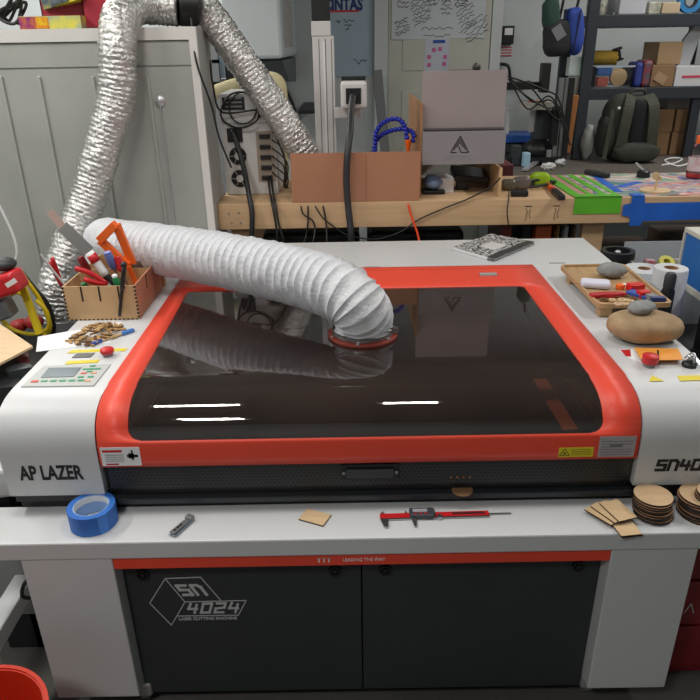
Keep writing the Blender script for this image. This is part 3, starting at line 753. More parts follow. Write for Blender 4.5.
solo('black_adapter', MB().cbox(q + Vector((0, 0, .012)), (.07, .035, .024), Matrix.Rotation(-.1, 3, 'Z')), M_BLACK, 'small black power adapter in front of goggles', 'adapter', bev=.005)
q = atz(545, 188, BZ + .001)
for nm_, pts, lab in (('cable_coil', [(-.06, .02, .01), (-.02, .05, .02), (.02, .01, .012), (-.01, -.03, .02), (-.06, -.02, .01), (-.09, .0, .02), (-.03, .03, .03), (.03, .03, .012)], 'coiled black cable lying around the goggles'),):
    solo(nm_, MB().tube([q + Vector(p) for p in pts], .006, 6), M_CABLE, lab, 'cable')
k0, k1 = atz(547, 184, BZ + .012), atz(562, 198, BZ + .012)
kn = thing('utility_knife', 'black and orange utility knife on the pine bench', 'knife', (k0 + k1) / 2 - Vector((0, 0, .011)))
part('blade_end', MB().bar(k0, k0.lerp(k1, .35), .02, .014), M_ORANGE, kn, bev=.003)
part('grip', MB().bar(k0.lerp(k1, .35), k0.lerp(k1, .5), .022, .018), M_REDPL, kn, bev=.003)
part('handle', MB().bar(k0.lerp(k1, .5), k1, .028, .022), M_BLACK, kn, bev=.005)

# ================================================================== things on the bench, left to right
# white controller box with fans
CY = 2.935; CX0, CX1 = -.515, -.295; CZ1 = 1.32
M_CASE = mat('controller_case', '#cdcdcb', .45)
ct = thing('controller_box', 'white controller tower with two round fans standing on bench', 'controller', (-.405, 3.08, BZ))
part('case', MB().box((CX0, CY, BZ + .001), (CX1, CY + .34, CZ1)), M_CASE, ct, bev=.003)
def cpx(px0, py0, px1, py1, y): a, b = aty(px0, py1, y), aty(px1, py0, y); return (a.x, a.z, b.x, b.z)
x0, z0, x1, z1 = cpx(223, 97, 244, 110, CY)
dp = part('display', MB().box((x0, CY - .004, z0), (x1, CY, z1)), M_BLACK, ct)
for k in range(3): part('display_row', MB().box((x0 + .01, CY - .005, z0 + .01 + k * .016), (x1 - .01, CY - .004, z0 + .016 + k * .016)), M_GREYPL, dp)
part('panel_seam', MB().box((CX0 + .005, CY - .0008, 1.205), (CX1 - .005, CY, 1.207)), M_GREYPL, ct)
x0, z0, x1, z1 = cpx(228, 128, 242, 142, CY)
part('socket', MB().box((x0, CY - .006, z0), (x1, CY, z1)), M_BLACK, ct)
for px, py in ((238, 156), (240, 178.5)):
    q = aty(px, py, CY); r = .036
    fn = part('fan', MB().ring((q.x, CY, q.z), r, r * .86, .004, 28, (0, -1, 0)).lathe([(r * .86, 0), (r * .86, .0008)], 28, (q.x, CY, q.z), (0, -1, 0)), M_BLACK, ct)
    part('hub', MB().lathe([(r * .42, 0), (r * .42, .003)], 18, (q.x, CY - .001, q.z), (0, -1, 0)), M_CASE, fn)
    for k in range(6):
        a = k * PI / 3
        part('guard_wire', MB().bar((q.x + r * .4 * math.cos(a), CY - .0035, q.z + r * .4 * math.sin(a)), (q.x + r * .9 * math.cos(a), CY - .0035, q.z + r * .9 * math.sin(a)), .002, .002), M_ALU, fn)
x0, z0, x1, z1 = cpx(259, 131, 273, 181, CY)
cs = part('connector_strip', MB().box((x0, CY - .003, z0), (x1, CY, z1)), mat('strip_beige', '#9c9081', .5), ct)
for k in range(5):
    zc = z1 - .02 - k * .042
    part('connector', MB().box((x0 + .014, CY - .012, zc - .009), (x1 - .014, CY - .003, zc + .009)), M_BLACK, cs, bev=.002)
def cable(name, pts, r, label, m=None, group=None, n=7):
    return solo(name, MB().tube(pts, r, n, .014), m or M_CABLE, label, 'cable', group, smooth='all')
AY = lambda px, py, y: aty(px, py, y)
cable('thick_cable', [AY(232, 130, 2.92), AY(236, 141, 2.90), AY(243, 165, 2.85), AY(249, 195, 2.76), AY(252, 215, 2.725), AY(252, 245, 2.715), (-.39, 2.71, .55)], .011, 'thick black cable hanging from the white controller over bench edge')
for k, (px, w) in enumerate(((268, 0), (271, 3))):
    cable('thin_cable', [AY(px, 176, 2.925), AY(px + 2, 192, 2.84), AY(px + 4, 203, 2.737), AY(px + 8, 225, 2.715), AY(px + 10 + w, 244, 2.71), (-.28 + .02 * k, 2.71, .6)], .005, ('thin black cable dropping from connector strip, left of a pair', 'thin black cable dropping from connector strip, right of a pair')[k], group='cables off the controller')
lp = [AY(240 + 19 * math.cos(a) * (1 + .1 * math.sin(3 * a)), 110 + 18 * math.sin(a), 2.92 - .01 * math.sin(2 * a)) for a in [i * PI / 6 for i in range(14)]]
cable('looped_cable', [AY(210, 60, 2.70), AY(213, 85, 2.75)] + [AY(222, 112, 2.9)] + lp + [AY(262, 115, 2.90), AY(275, 135, 2.88), AY(285, 160, 2.86), AY(286, 180, 2.87)], .004, 'black cable looped over the face of the white controller')
cable('looped_cable', [AY(243 + 14 * math.cos(a), 108 + 16 * math.sin(a), 2.925) for a in [i * PI / 5 for i in range(12)]], .0035, 'small inner loop of cable on the controller display')
for k in range(5):
    cable('wire', [AY(272, 140 + 8 * k, 2.925), AY(280 + k, 146 + 9 * k, 2.91), AY(285 + k % 2 * 3, 160 + 6 * k, 2.90), AY(284 + k, 188, 2.93)], .003, ('topmost', 'second', 'third', 'fourth', 'lowest')[k] + ' of five thin wires right of the controller', group='wires right of the controller')
# foam pipe behind
solo('foam_pipe', MB().tube([AY(200, 98, 3.32), AY(230, 87, 3.32), AY(258, 80, 3.33), AY(272, 79, 3.33), AY(279, 84, 3.33), AY(281, 100, 3.33), AY(281, 130, 3.33), (-.31, 3.33, BZ + .002)], .031, 16), mat('cream_foam', '#cfc59c', .85, var=.1, vscale=20, bump=.1), 'cream foam-wrapped pipe behind the controller', 'pipe', smooth='all')
# brown board leaning at the bench front
M_BOARD = mat('copper_mdf', '#a97659', .6, var=.05, vscale=6)
bd = thing('brown_board', 'plain copper-brown board standing along the bench front edge', 'board', (.035, 2.785, BZ))
part('front_sheet', MB().box((-.222, 2.7505, BZ + .0005), (.291, 2.7605, 1.107)), M_BOARD, bd)
part('fold_crease', MB().box((.075, 2.7498, BZ + .002), (.077, 2.7505, 1.1)), mat('crease_brown', '#855537', .7), bd)
# engraver enclosure
EY = 2.80
M_ENC = mat('grey_acrylic', '#8e8a8b', .35, var=.03)
M_LID = mat('pinkish_acrylic', '#a09594', .35, var=.03)
en = thing('engraver_enclosure', 'grey engraver enclosure with raised lid and triangle logo', 'enclosure', (.46, 3.05, BZ))
part('side_board', MB().box((.293, EY, BZ + .001), (.301, 3.34, 1.282)), M_KRAFT, en)
part('side_board', MB().box((.618, EY + .002, BZ + .001), (.630, 3.34, 1.03)), M_PLY, en)
lgp = part('logo_panel', MB().box((.302, EY - .006, 1.048), (.632, EY, 1.176)), M_ENC, en, bev=.001)
part('raised_lid', MB().box((.300, EY + .03, 1.180), (.628, EY + .038, 1.396)), M_LID, en, bev=.001)
part('hinge', MB().cyl((.31, EY + .02, 1.179), (.625, EY + .02, 1.179), .007, 10), mat('hinge_dark', '#4a4546', .5), en)
part('deck', MB().box((.302, EY + .04, 1.16), (.632, 3.34, 1.17)), M_ENC, en)
part('rear_board', MB().box((.302, 3.33, BZ + .001), (.618, 3.34, 1.16)), M_CASE, en)
lc = aty(460, 145, EY - .0065)
tg = MB()
for s_, t_ in ((.036, .0042), (.024, .0036), (.012, .0032)):
    pts = [(-s_, -s_ * .8), (0, s_ * .95), (s_, -s_ * .8)]
    if s_ > .03: pts = [(-.012, -s_ * .8)] + [(-s_, -s_ * .8), (0, s_ * .95), (s_, -s_ * .8)] + [(.006, -s_ * .8), (-.004, -.008)]
    poly_mb(pts, t_, plane_M((lc.x, EY - .0065, lc.z), (1, 0, 0), (0, 0, 1)), mb=tg)
part('triangle_logo', tg, M_INK, lgp, weld=False)
part('logo_text', scribble((lc.x, EY - .0065, lc.z - .044), .10, .006, .0016, None, 3, 30), M_GREYPL, lgp)
part('logo_text', scribble((lc.x - .005, EY - .0065, lc.z - .055), .13, .005, .0014, None, 4, 34), M_GREYPL, lgp)
# inside the enclosure
q = atz(433, 194, BZ + .001)
tl = thing('blue_tool', 'blue and black hand tool inside the enclosure opening', 'tool', q)
part('body', MB().blob(q + Vector((.0, .03, .045)), (.04, .05, .03), None, 2, .15), mat('steel_blue', '#7d93b8', .35), tl, smooth='all')
part('base', MB().box((q.x - .045, q.y - .01, q.z), (q.x + .05, q.y + .05, q.z + .016)), M_BLACK, tl, bev=.004)
b0 = atz(470, 190, BZ + .001)
bk = thing('black_case', 'glossy black case propped inside the enclosure opening', 'case', b0)
part('case', MB().cbox(b0 + Vector((.005, .06, .055)), (.155, .13, .03), Matrix.Rotation(.18, 3, 'X') @ Matrix.Rotation(.12, 3, 'Y')), mat('gloss_black', '#101114', .2), bk, bev=.006)
part('stand', MB().box((b0.x - .055, b0.y, b0.z), (b0.x - .01, b0.y + .06, b0.z + .05)), M_BLACK, bk, bev=.004)
solo('white_sheet', MB().box((.35, EY + .10, BZ + .001), (.45, EY + .22, BZ + .06)), M_PAPER, 'white folded paper behind the black case', 'paper')
# segmented blue coolant hose with orange nozzle
bh = thing('coolant_hose', 'blue segmented flexible coolant hose with orange nozzle', 'hose', (.16, 2.98, BZ))
hp = [AY(376, 165, 2.98), AY(375, 145, 2.97), AY(377, 130, 2.96), AY(386, 121, 2.95), AY(398, 119, 2.94), AY(405, 127, 2.93), AY(407, 140, 2.92)]
segs = catmull(hp, .0135)
bm_ = mat('blue_segment', '#2634b4', .35)
for a, b in zip(segs, segs[1:]):
    part('segment', MB().blob((a + b) / 2, (.011, .011, .0095), Vector((0, 0, 1)).rotation_difference(b - a).to_matrix(), nu=10, nv=6), bm_, bh, smooth='all')
hp2 = [AY(374, 165, 3.0), AY(374, 150, 3.0), AY(378, 138, 2.99), AY(390, 131, 2.97), AY(405, 129, 2.95), AY(414, 134, 2.94), AY(412, 143, 2.93)]
segs = catmull(hp2, .0135)
for a, b in zip(segs, segs[1:]):
    part('segment', MB().blob((a + b) / 2, (.011, .011, .0095), Vector((0, 0, 1)).rotation_difference(b - a).to_matrix(), nu=10, nv=6), bm_, bh, smooth='all')
q = AY(408, 147, 2.92)
part('nozzle', MB().lathe([(.012, .03), (.013, .018), (.007, -.018)], 14, q), M_ORANGE, bh, smooth=True)
# laser column with galvo head
GY = 3.05
xa, xb = AY(314, 90, GY).x, AY(335, 90, GY).x
gc = thing('laser_column', 'white marking laser column with square lens head on bench', 'laser column', ((xa + xb) / 2, GY + .05, BZ))
M_COL = mat('column_white', '#d2d0ce', .4)
ztop = AY(320, 36, GY).z
part('profile', MB().box((xa, GY, BZ + .001), (xb, GY + .07, ztop)), M_COL, gc, bev=.002)
for fx in (.28, .58, .86):
    part('slot', MB().box((xa + (xb - xa) * fx, GY - .0006, BZ + .01), (xa + (xb - xa) * fx + .004, GY, ztop - .01)), M_GREYPL, gc)
part('scale_strip', MB().box((xa + .042, GY - .001, BZ + .02), (xa + .05, GY, ztop - .02)), M_PAPER, gc)
part('cap', MB().box((xa - .002, GY - .004, ztop), (xb - .012, GY + .074, AY(320, 21, GY).z)), M_COL, gc, bev=.003)
part('motor', MB().box((xa, GY, AY(320, 21, GY).z + .0005), (xb - .014, GY + .07, 1.82)), M_BLACK, gc, bev=.004)
HY = 2.93
hx0, hz0, hx1, hz1 = cpx(341, 81, 367, 109, HY)
hd = part('lens_head', MB().box((hx0, HY, hz0), (hx1, HY + .14, hz1)), M_COL, gc, bev=.012)
px0, pz0, px1, pz1 = cpx(346, 88, 361, 104, HY - .001)
part('lens_plate', MB().box((px0, HY - .005, pz0), (px1, HY, pz1)), M_BLACK, hd)
part('bracket', MB().box((xb - .004, GY - .03, hz0 - .045), (hx1 - .02, GY + .03, hz0 - .002)), M_COL, gc, bev=.003)
part('top_box', MB().box((hx0 + .004, HY + .05, hz1), (hx1 - .004, HY + .13, hz1 + .014)), M_BLACK, gc)
cable('laser_hose', [AY(353, 96, HY - .008), AY(352.5, 100, HY - .035), AY(351, 112, 2.86), AY(350, 132, 2.77), AY(347.5, 155, 2.725), AY(346.5, 180, 2.72), AY(348, 205, 2.715), AY(350.5, 228, 2.70), AY(351, 245, 2.70), (.0, 2.70, .5)], .0135, 'thick black laser hose hanging in front of the brown board', m=mat('hose_grey_black', '#2b2c2e', .5), n=14)
for k, (pts, lab) in enumerate((([(301, 206), (303, 214), (312, 220), (315, 228), (313, 243)], 'leftmost'), ([(308, 206), (308, 222), (306, 236), (303, 245)], 'second'), ([(315, 206), (323, 218), (333, 226), (345, 234), (360, 238), (378, 239), (400, 232), (420, 219), (445, 208), (470, 198), (492, 186), (500, 178)], 'long drooping'), ([(323, 206), (326, 222), (327, 245)], 'fourth'))):
    cable('board_cable', [AY(x, y, 2.738 if i < len(pts) - 1 else 2.70) for i, (x, y) in enumerate(pts)], .0035 if k != 2 else .003, lab + ' thin black cable below the brown board', group='cables under the brown board')
solo('orange_strap', MB().tube([AY(408, 204, 2.74), AY(411, 215, 2.738), AY(417, 232, 2.72), AY(420, 245, 2.70)], .0045, 6), mat('orange_cord', '#f04a1e', .4), 'bright orange cord hanging below the brown board', 'cord', smooth='all')
cable('thin_lead', [AY(509, 190, 2.80), AY(508.5, 200, 2.745), AY(507, 212, 2.74), AY(509, 228, 2.735)], .0025, 'thin dark lead hanging over the bench edge beside the stamps')
# ================================================================== back wall: door, posters, fittings
WY = WALL_Y
def wall_rect(px0, py0, px1, py1, y=WY):
    a, b = aty(px0, py1, y), aty(px1, py0, y); return a.x, min(a.z, b.z), b.x, max(a.z, b.z)
M_DOOR = mat('cream_door', '#c4c4b8', .5, var=.03)
M_TRIM = mat('door_trim', '#cfd4d4', .5)
dx0, dx1 = aty(388, 60, WY).x, aty(488, 60, WY).x
dr = struct('door_1', MB().box((dx0, WY - .035, FLOOR_Z + .01), (dx1, WY - .001, 2.0)), M_DOOR)
for (fx0, fx1) in ((.14, .46), (.54, .86)):
    for z0, z1 in ((.15, .75), (.83, 1.16), (1.30, 1.86)):
        w = dx1 - dx0
        p_ = part('door_panel', MB().box((dx0 + fx0 * w, WY - .041, z0), (dx0 + fx1 * w, WY - .035, z1)), M_DOOR, dr, bev=.005)
q = aty(483, 67, WY - .035)
part('deadbolt', MB().lathe([(.032, 0), (.03, .012), (.012, .02)], 18, (q.x - .05, WY - .035, q.z), (0, -1, 0)), mat('bolt_bronze', '#6a6460', .4, .6), dr, smooth=True)
part('door_knob', MB().lathe([(.014, 0), (.014, .03), (.03, .045), (.026, .07), (.0, .075)], 18, (q.x - .05, WY - .035, q.z - .2), (0, -1, 0)), mat('bolt_bronze', '#6a6460'), dr, smooth=True)
tx0, tx1 = aty(374, 60, WY).x, aty(499, 60, WY).x
struct('trim_1', MB().box((tx0, WY - .045, FLOOR_Z), (dx0 - .004, WY - .001, 2.08)), M_TRIM, bev=.004)
struct('trim_2', MB().box((dx1 + .004, WY - .045, FLOOR_Z), (tx1, WY - .001, 2.08)), M_TRIM, bev=.004)
struct('trim_3', MB().box((dx0 - .003, WY - .045, 2.004), (dx1 + .003, WY - .001, 2.08)), M_TRIM, bev=.004)
# signed white sheet on the door
x0, z0, x1, z1 = wall_rect(392, 38, 484, -25, WY - .04)
sg = solo('signed_sheet', MB().box((x0, WY - .0445, z0), (x1, WY - .0425, z1)), mat('sheet_white', '#ccd2d6', .45), 'large white sheet covered in handwritten signatures on door', 'sheet')
random.seed(11)
for (cx_, cy_, n_, wd, hh, tl_) in ((403, 2, 3, 9, 7, .1), (421, 10, 8, 15, 18, .6), (433, 1, 3, 10, 5, .2), (446, 7, 4, 9, 9, .05), (461, 2, 4, 10, 6, -.3), (466, 15, 7, 12, 18, .8), (476, 28, 5, 16, 12, .9), (402, 27, 5, 11, 10, .5), (437, 32, 2, 24, 5, 0)):
    mk = MB()
    c = aty(cx_, cy_, WY - .045); k_ = 6.0 / 680
    for i in range(n_):
        oz = (i / max(1, n_ - 1) - .5) * hh * k_
        L = wd * k_ * random.uniform(.4, .6); pts = []
        for j in range(13):
            t = j / 12 * 2 - 1
            pts.append((c.x + t * L - tl_ * oz * .3, c.z + oz + t * L * tl_ * .7 + random.uniform(-.011, .011)))
        for a, b in zip(pts, pts[1:]): mk.bar((a[0], WY - .0448, a[1]), (b[0], WY - .0448, b[1]), .0045, .0008, up=(0, -1, 0))
    o = part('handwriting', mk, mat('pen_ink', '#3a3c42', .6), sg); o['kind'] = 'stuff'
x0, z0, x1, z1 = wall_rect(425, 73, 448, 39, WY - .04)
ch = solo('sticker_chart', MB().box((x0, WY - .044, z0), (x1, WY - .042, z1)), mat('chart_white', '#c6cad6', .5), 'narrow white chart with pink stickers on door', 'chart')
part('blue_heading', MB().box((x0 + .06, WY - .0455, z1 - .03), (x0 + .15, WY - .044, z1 - .008)), M_BLUEPL, ch)
for px, py in ((429, 57), (429, 65), (434, 50), (440, 49), (445, 57), (444, 64)):
    q = aty(px, py, WY - .044); part('pink_sticker', MB().box((q.x - .014, WY - .0455, q.z - .014), (q.x + .014, WY - .044, q.z + .014)), mat('pink', '#c9669e', .5), ch)
# blue-white poster
x0, z0, x1, z1 = wall_rect(321, 76, 373, -20, WY)
po = solo('poster_board', MB().box((x0, WY - .012, z0), (x1, WY - .001, z1)), mat('poster_blue', '#a9bccb', .25), 'glossy pale blue board with red underlined heading on wall', 'poster')
part('heading', text_mb('CINTAS', .115, plane_M((aty(343, 5, WY).x, WY - .0125, aty(343, 5, WY).z), (1, 0, 0), (0, 0, 1)), sx=.72, bold=.006), mat('navy', '#1f2f6e', .5), po)
q0, q1 = aty(322, 11.5, WY), aty(359, 11, WY)
part('underline', MB().box((q0.x, WY - .0130, q0.z - .008), (q1.x, WY - .012, q0.z + .006)), M_REDPL, po)
for k, (px, py, w_, s_) in enumerate(((349, 21, .085, .022), (348, 25, .055, .018), (347, 29, .03, .018), (338, 22, .03, .02), (360, 61, .10, .045))):
    q = aty(px, py, WY); part('handwriting', scribble((q.x, WY - .0125, q.z), w_, s_, .005, None, k + 2, 9), M_INK, po)
q = aty(358, -2, WY)
solo('grey_post', MB().bar(aty(377, 70, WY - .25), aty(377, 70, WY - .25) + (aty(385, 152, WY - .25) - aty(377, 70, WY - .25)) * ((FLOOR_Z + .004 - aty(377, 70, WY - .25).z) / (aty(385, 152, WY - .25).z - aty(377, 70, WY - .25).z)), .07, .05, up=(0, 1, 0)), M_GREYPL, 'dark grey post leaning against the wall by the door', 'post', bev=.004)
# light switch, sign and bracket right of the door
x0, z0, x1, z1 = wall_rect(502, 44, 512, 26)
sw = solo('wall_box', MB().box((x0, WY - .05, z0), (x1, WY - .001, z1)), M_BLACK, 'black box with pale window on wall right of the door', 'wall box', bev=.004)
w = x1 - x0
part('window', MB().box((x0 + .15 * w, WY - .052, z0 + .5 * (z1 - z0)), (x1 - .15 * w, WY - .05, z1 - .015)), M_PAPER, sw)
x0, z0, x1, z1 = wall_rect(500, 55, 512, 46)
sn = solo('wall_sign', MB().box((x0, WY - .005, z0), (x1, WY - .001, z1)), mat('sign_white', '#c9c4c6', .5), 'small white sign with red lines under the wall box', 'sign')
for k in range(4): part('red_line', MB().box((x0 + .006, WY - .006, z1 - .014 - k * .019), (x1 - .006, WY - .005, z1 - .006 - k * .019)), mat('sign_red', '#b0464e', .5), sn)
# white appliance on the wall at left
ax0, ax1 = aty(222, 40, 4.3).x, aty(282, 40, 4.3).x
az0 = aty(280, 59, 4.3).z
ap = thing('wall_appliance', 'large white box appliance hung high on the back wall', 'appliance', ((ax0 + ax1) / 2, 4.9, az0 - .1))
part('case', MB().box((ax0, 4.3, az0), (ax1, WY - .002, 2.3)), mat('appliance_white', '#c7d0d2', .4), ap, bev=.02)
part('hood', MB().prism([(4.36, az0 - .01), (WY - .05, az0 - .01), (WY - .1, az0 - .18), (4.8, az0 - .14)], ax0 + .03, ax1 - .01, 'x'), mat('hood_grey', '#5d6265', .5), ap)
part('side_label', MB().box((ax1 - .001, 4.45, az0 + .06), (ax1 + .001, 5.2, az0 + .34)), mat('label_grey', '#9b9a98', .5, col2='#c9c4c0', vscale=30), ap)
part('side_vent', MB().box((ax1 - .001, 4.5, az0 + .52), (ax1 + .002, 4.8, 1.95)), M_BLACK, ap)
# clutter between freezer and controller, far back
for i, (p, m, lab, cat_) in enumerate((((193, 30, 200, 48), mat('dk', '#20242a', .6), 'small black box high behind the freezer side', 'box'), ((203, 32, 208, 48), M_REDPL, 'narrow red box high behind the freezer side', 'box'), ((210, 40, 224, 56), mat('dk', '#20242a'), 'black bin behind the sloping silver duct', 'bin'), ((212, 56, 224, 78), mat('pale_blue', '#a3b8c4', .5), 'pale blue bottle carton behind the sloping duct', 'carton'))):
    px_box('stored_box', *p, 4.6, 4.8, m, lab, cat_, bev=.005)
sf = thing('back_rack', 'dark storage rack far behind the white controller', 'rack', (-1.0, 4.75, FLOOR_Z))
for zz in (1.60, aty(216, 56, 4.6).z - .02, aty(216, 78, 4.6).z - .02, .6):
    part('shelf', MB().box((-1.6, 4.55, zz - .02), (-.78, 4.95, zz)), M_GREYPL, sf)
for xx in (-1.6, -.82): part('post', MB().box((xx, 4.55, FLOOR_Z), (xx + .04, 4.59, 1.75)), M_GREYPL, sf)
solo('dark_crate', MB().box((aty(225, 70, 4.62).x, 4.62, FLOOR_Z + .001), (aty(243, 70, 4.62).x, 4.9, aty(230, 58, 4.62).z)), mat('dk', '#20242a'), 'tall black crate standing behind the cream foam pipe', 'crate', bev=.005)
# hanging tool at (272..., 90-120)
cable('wall_cable', [aty(285, 88, WY - .013), aty(292, 102, WY - .013), aty(296, 115, WY - .013), aty(298, 122, WY - .013)], .012, 'dark cord hanging behind the silver duct')
px_box('wall_bracket', 298, 110, 318, 114, 4.9, WY - .002, M_BLACK, 'black bracket arm on wall left of the laser column', 'bracket')

# ================================================================== shelf corner at right
TZ = .79
M_TABLE = mat('grey_brown_table', '#5c564f', .6, var=.15, vscale=5, stretch=(1, 5, 1))
tb = thing('back_table', 'dull grey-brown worktable behind the pine bench', 'table', (1.9, 4.3, FLOOR_Z))
part('tabletop', MB().box((.72, 3.40, TZ - .04), (3.2, 5.25, TZ)), M_TABLE, tb, bev=.004)
for lx in (.78, 3.1):
    for ly in (3.46, 5.18): part('leg', MB().box((lx, ly, FLOOR_Z), (lx + .06, ly + .06, TZ - .04)), M_DARK, tb)
M_RACK = mat('dark_blue_steel', '#2a3038', .5)
rk = thing('steel_shelving', 'dark steel shelving unit standing on the back table', 'shelving', (2.2, 4.8, TZ))
RX0, RX1, RY0, RY1 = 1.452, 3.0, 4.5, 5.0
sz1 = aty(650, 14, RY0).z; sz2 = aty(650, 87.5, RY0).z
for zt, lab in ((sz1, ''), (sz2, '')):
    part('shelf', MB().box((RX0 + .03, RY0, zt - .068), (RX1, RY1, zt)), M_RACK, rk, bev=.003)
for xx in (RX0, 2.30, RX1 - .06):
    for yy in (RY0 - .01, RY1 - .03):
        if xx == 2.30 and yy < 4.6: continue
        part('post', MB().box((xx, yy, TZ + .001), (xx + .065, yy + .04, 1.95 if yy < 4.6 else 1.68)), M_RACK, rk, bev=.003)
part('inner_leg', MB().box((2.18, RY0 + .02, TZ + .001), (2.235, RY0 + .06, sz2 - .068)), M_RACK, rk)
def on_shelf(name, px0, py0, px1, zb, y0, y1, m, label, cat, rz=0, bev=.004):
    a, b = aty(px0, py0, y0), aty(px1, py0, y0)
    mb = MB().cbox(((a.x + b.x) / 2, (y0 + y1) / 2, (zb + .001 + a.z) / 2), (b.x - a.x, y1 - y0, a.z - zb - .001), Matrix.Rotation(rz, 3, 'Z'))
    return solo(name, mb, m, label, cat, bev=bev)
M_KRAFT2 = mat('brown_carton', '#8a6b4c', .7, var=.06)
# top shelf
q = aty(597, 14, RY0 + .1)
jr = thing('jar', 'clear jar of pale screws at left end of top shelf', 'jar', (q.x, RY0 + .12, sz1))
part('body', MB().lathe([(.055, .001), (.06, .01), (.06, .12), (.05, .13)], 20, (q.x, RY0 + .12, sz1)), mat('jar_fill', '#8d8c7e', .3, col2='#c9c7b8', vscale=60), jr, smooth=True)
part('lid', MB().lathe([(.052, .13), (.052, .155), (.048, .158)], 20, (q.x, RY0 + .12, sz1)), M_PAPER, jr, smooth=True)
for k in range(5):
    c = Vector((q.x + .09 + .018 * k, RY0 + .06 + .02 * (k % 2), sz1 + .0105))
    solo('pipe_fitting', MB().lathe([(.006, 0), (.011, .004), (.011, .012), (.006, .016)], 10, c - Vector((0, 0, .01))), M_STEEL, 'small steel fitting in a row on the top shelf', 'fitting', 'small fittings on top shelf', smooth=True)
on_shelf('white_box', 622, -12, 649, sz1, RY0 + .02, RY0 + .3, mat('box_white', '#b9bcc2', .5), 'plain white box in the middle of the top shelf', 'box')
on_shelf('clear_tub', 650, 2, 662, sz1, RY0 + .03, RY0 + .2, mat('tub_olive', '#8e8f7e', .4, col2='#c5c3b6', vscale=30), 'cloudy small tub between white and tan boxes on top shelf', 'tub')
on_shelf('tan_box', 663, 2.5, 681, sz1, RY0 + .02, RY0 + .25, mat('tan_card', '#b7a487', .6), 'low tan box on top shelf beside blue tape roll', 'box')
q = aty(689, 5, RY0 + .05)
tr_ = thing('blue_tape_roll', 'roll of light blue tape on the top shelf', 'tape roll', (q.x, RY0 + .08, sz1))
part('roll', MB().ring((q.x, RY0 + .07, sz1 + .072), .07, .04, .04, 32, Vector((0, -1, .0))), mat('lb_tape', '#2f7ab0', .5), tr_, smooth=True)
part('core', MB().ring((q.x, RY0 + .0695, sz1 + .072), .041, .034, .041, 32, Vector((0, -1, .0))), M_DARK, tr_, smooth=True)
# middle shelf: clear bin with coloured things
a, b = aty(594, 87, RY0 + .03), aty(634, 66, RY0 + .03)
bn = thing('clear_bin', 'clear plastic bin of blue and orange parts on shelf', 'bin', ((a.x + b.x) / 2, RY0 + .13, sz2))
mbn = MB().box((a.x, RY0 + .03, sz2 + .001), (b.x, RY0 + .25, sz2 + .005))
zt_ = b.z
for bx_ in ((a.x, RY0 + .03, b.x, RY0 + .033), (a.x, RY0 + .247, b.x, RY0 + .25), (a.x, RY0 + .033, a.x + .003, RY0 + .247), (b.x - .003, RY0 + .033, b.x, RY0 + .247)):
    mbn.box((bx_[0], bx_[1], sz2 + .005), (bx_[2], bx_[3], zt_))
part('tub', mbn, M_CLEAR, bn)
part('rim', MB().box((a.x - .006, RY0 + .022, zt_ - .006), (b.x + .006, RY0 + .03, zt_ + .004)), mat('rim_clear', '#a9b2bc', .3), bn)
def inbox(px0, py0, px1, py1, yy, m, label, cat_):
    u, v = aty(px0, py1, yy), aty(px1, py0, yy)
    solo('stored_part', MB().box((u.x, yy, max(u.z, sz2 + .0065)), (v.x, yy + .07, v.z)), m, label, cat_, 'parts in the clear bin', bev=.006)
inbox(597, 66, 613, 76, RY0 + .05, mat('stor_blue', '#4c74b4', .5), 'blue block in the upper part of the clear bin', 'block')
inbox(597, 77, 609, 87, RY0 + .05, mat('stor_coral', '#e07868', .5), 'coral red block in the clear bin corner', 'block')
q = aty(619, 80, RY0 + .05)
so = solo('twine_spool', MB().lathe([(.012, 0), (.052, 0), (.052, .03), (.012, .03)], 24, (q.x, RY0 + .09, max(q.z, sz2 + .06)), (0, -1, 0)), mat('twine', '#d4b488', .8), 'round tan twine spool at front of the clear bin', 'spool', smooth=True)
q = aty(608, 59, RY0 + .08)
yr = thing('yellow_spool', 'mustard yellow thread roll lying on the clear bin', 'roll', (q.x, RY0 + .1, zt_))
part('roll', MB().cyl((q.x - .07, RY0 + .16, zt_ + .047), (q.x + .07, RY0 + .12, zt_ + .047), .042, 22), mat('mustard', '#a3852a', .7, var=.15, vscale=40), yr, smooth=True)
part('core', MB().cyl((q.x + .07, RY0 + .12, zt_ + .047), (q.x + .075, RY0 + .119, zt_ + .047), .02, 16), mat('mustard_dk', '#d0aa48', .7), yr, smooth=True)
q = aty(625, 56, RY0 + .08)
solo('black_spool', MB().lathe([(.03, 0), (.03, .008), (.018, .012), (.018, .06), (.03, .064), (.03, .075)], 18, (q.x - .02, RY0 + .12, zt_ + .03), Vector((-.3, 0, 1)).normalized()), M_BLACK, 'small black spool standing on the clear bin', 'spool', smooth=True)
for k, (p, m, lab) in enumerate((((637, 62, 645), mat('stor_blue2', '#2f3f8c', .5), 'dark blue bundle right of the clear bin'), ((645, 60, 655), mat('stor_teal', '#4d5d68', .5, col2='#8a3a44', vscale=25), 'grey and red bag beside dark blue bundle'))):
    on_shelf('stored_bundle', *p, sz2, RY0 + .04, RY0 + .2, m, lab, 'bundle', bev=.02)
on_shelf('flat_carton', 653, 65, 676, sz2, RY0 + .03, RY0 + .25, M_KRAFT2, 'brown carton with open flap on middle shelf', 'carton')
zc_ = aty(660, 65, RY0 + .03).z
on_shelf('flat_carton', 660, 42, 684, zc_ + .001, RY0 + .06, RY0 + .3, mat('carton_pale', '#a08564', .7), 'taped pale carton stacked atop carton on middle shelf', 'carton')
a = aty(660, 78, RY0 + .0295)
solo('card_flap', MB().cbox((a.x, RY0 + .022, a.z), (.075, .004, .055), Matrix.Rotation(.5, 3, 'Y')), mat('carton_pale', '#a08564'), 'loose brown card flap in front of the carton', 'card')
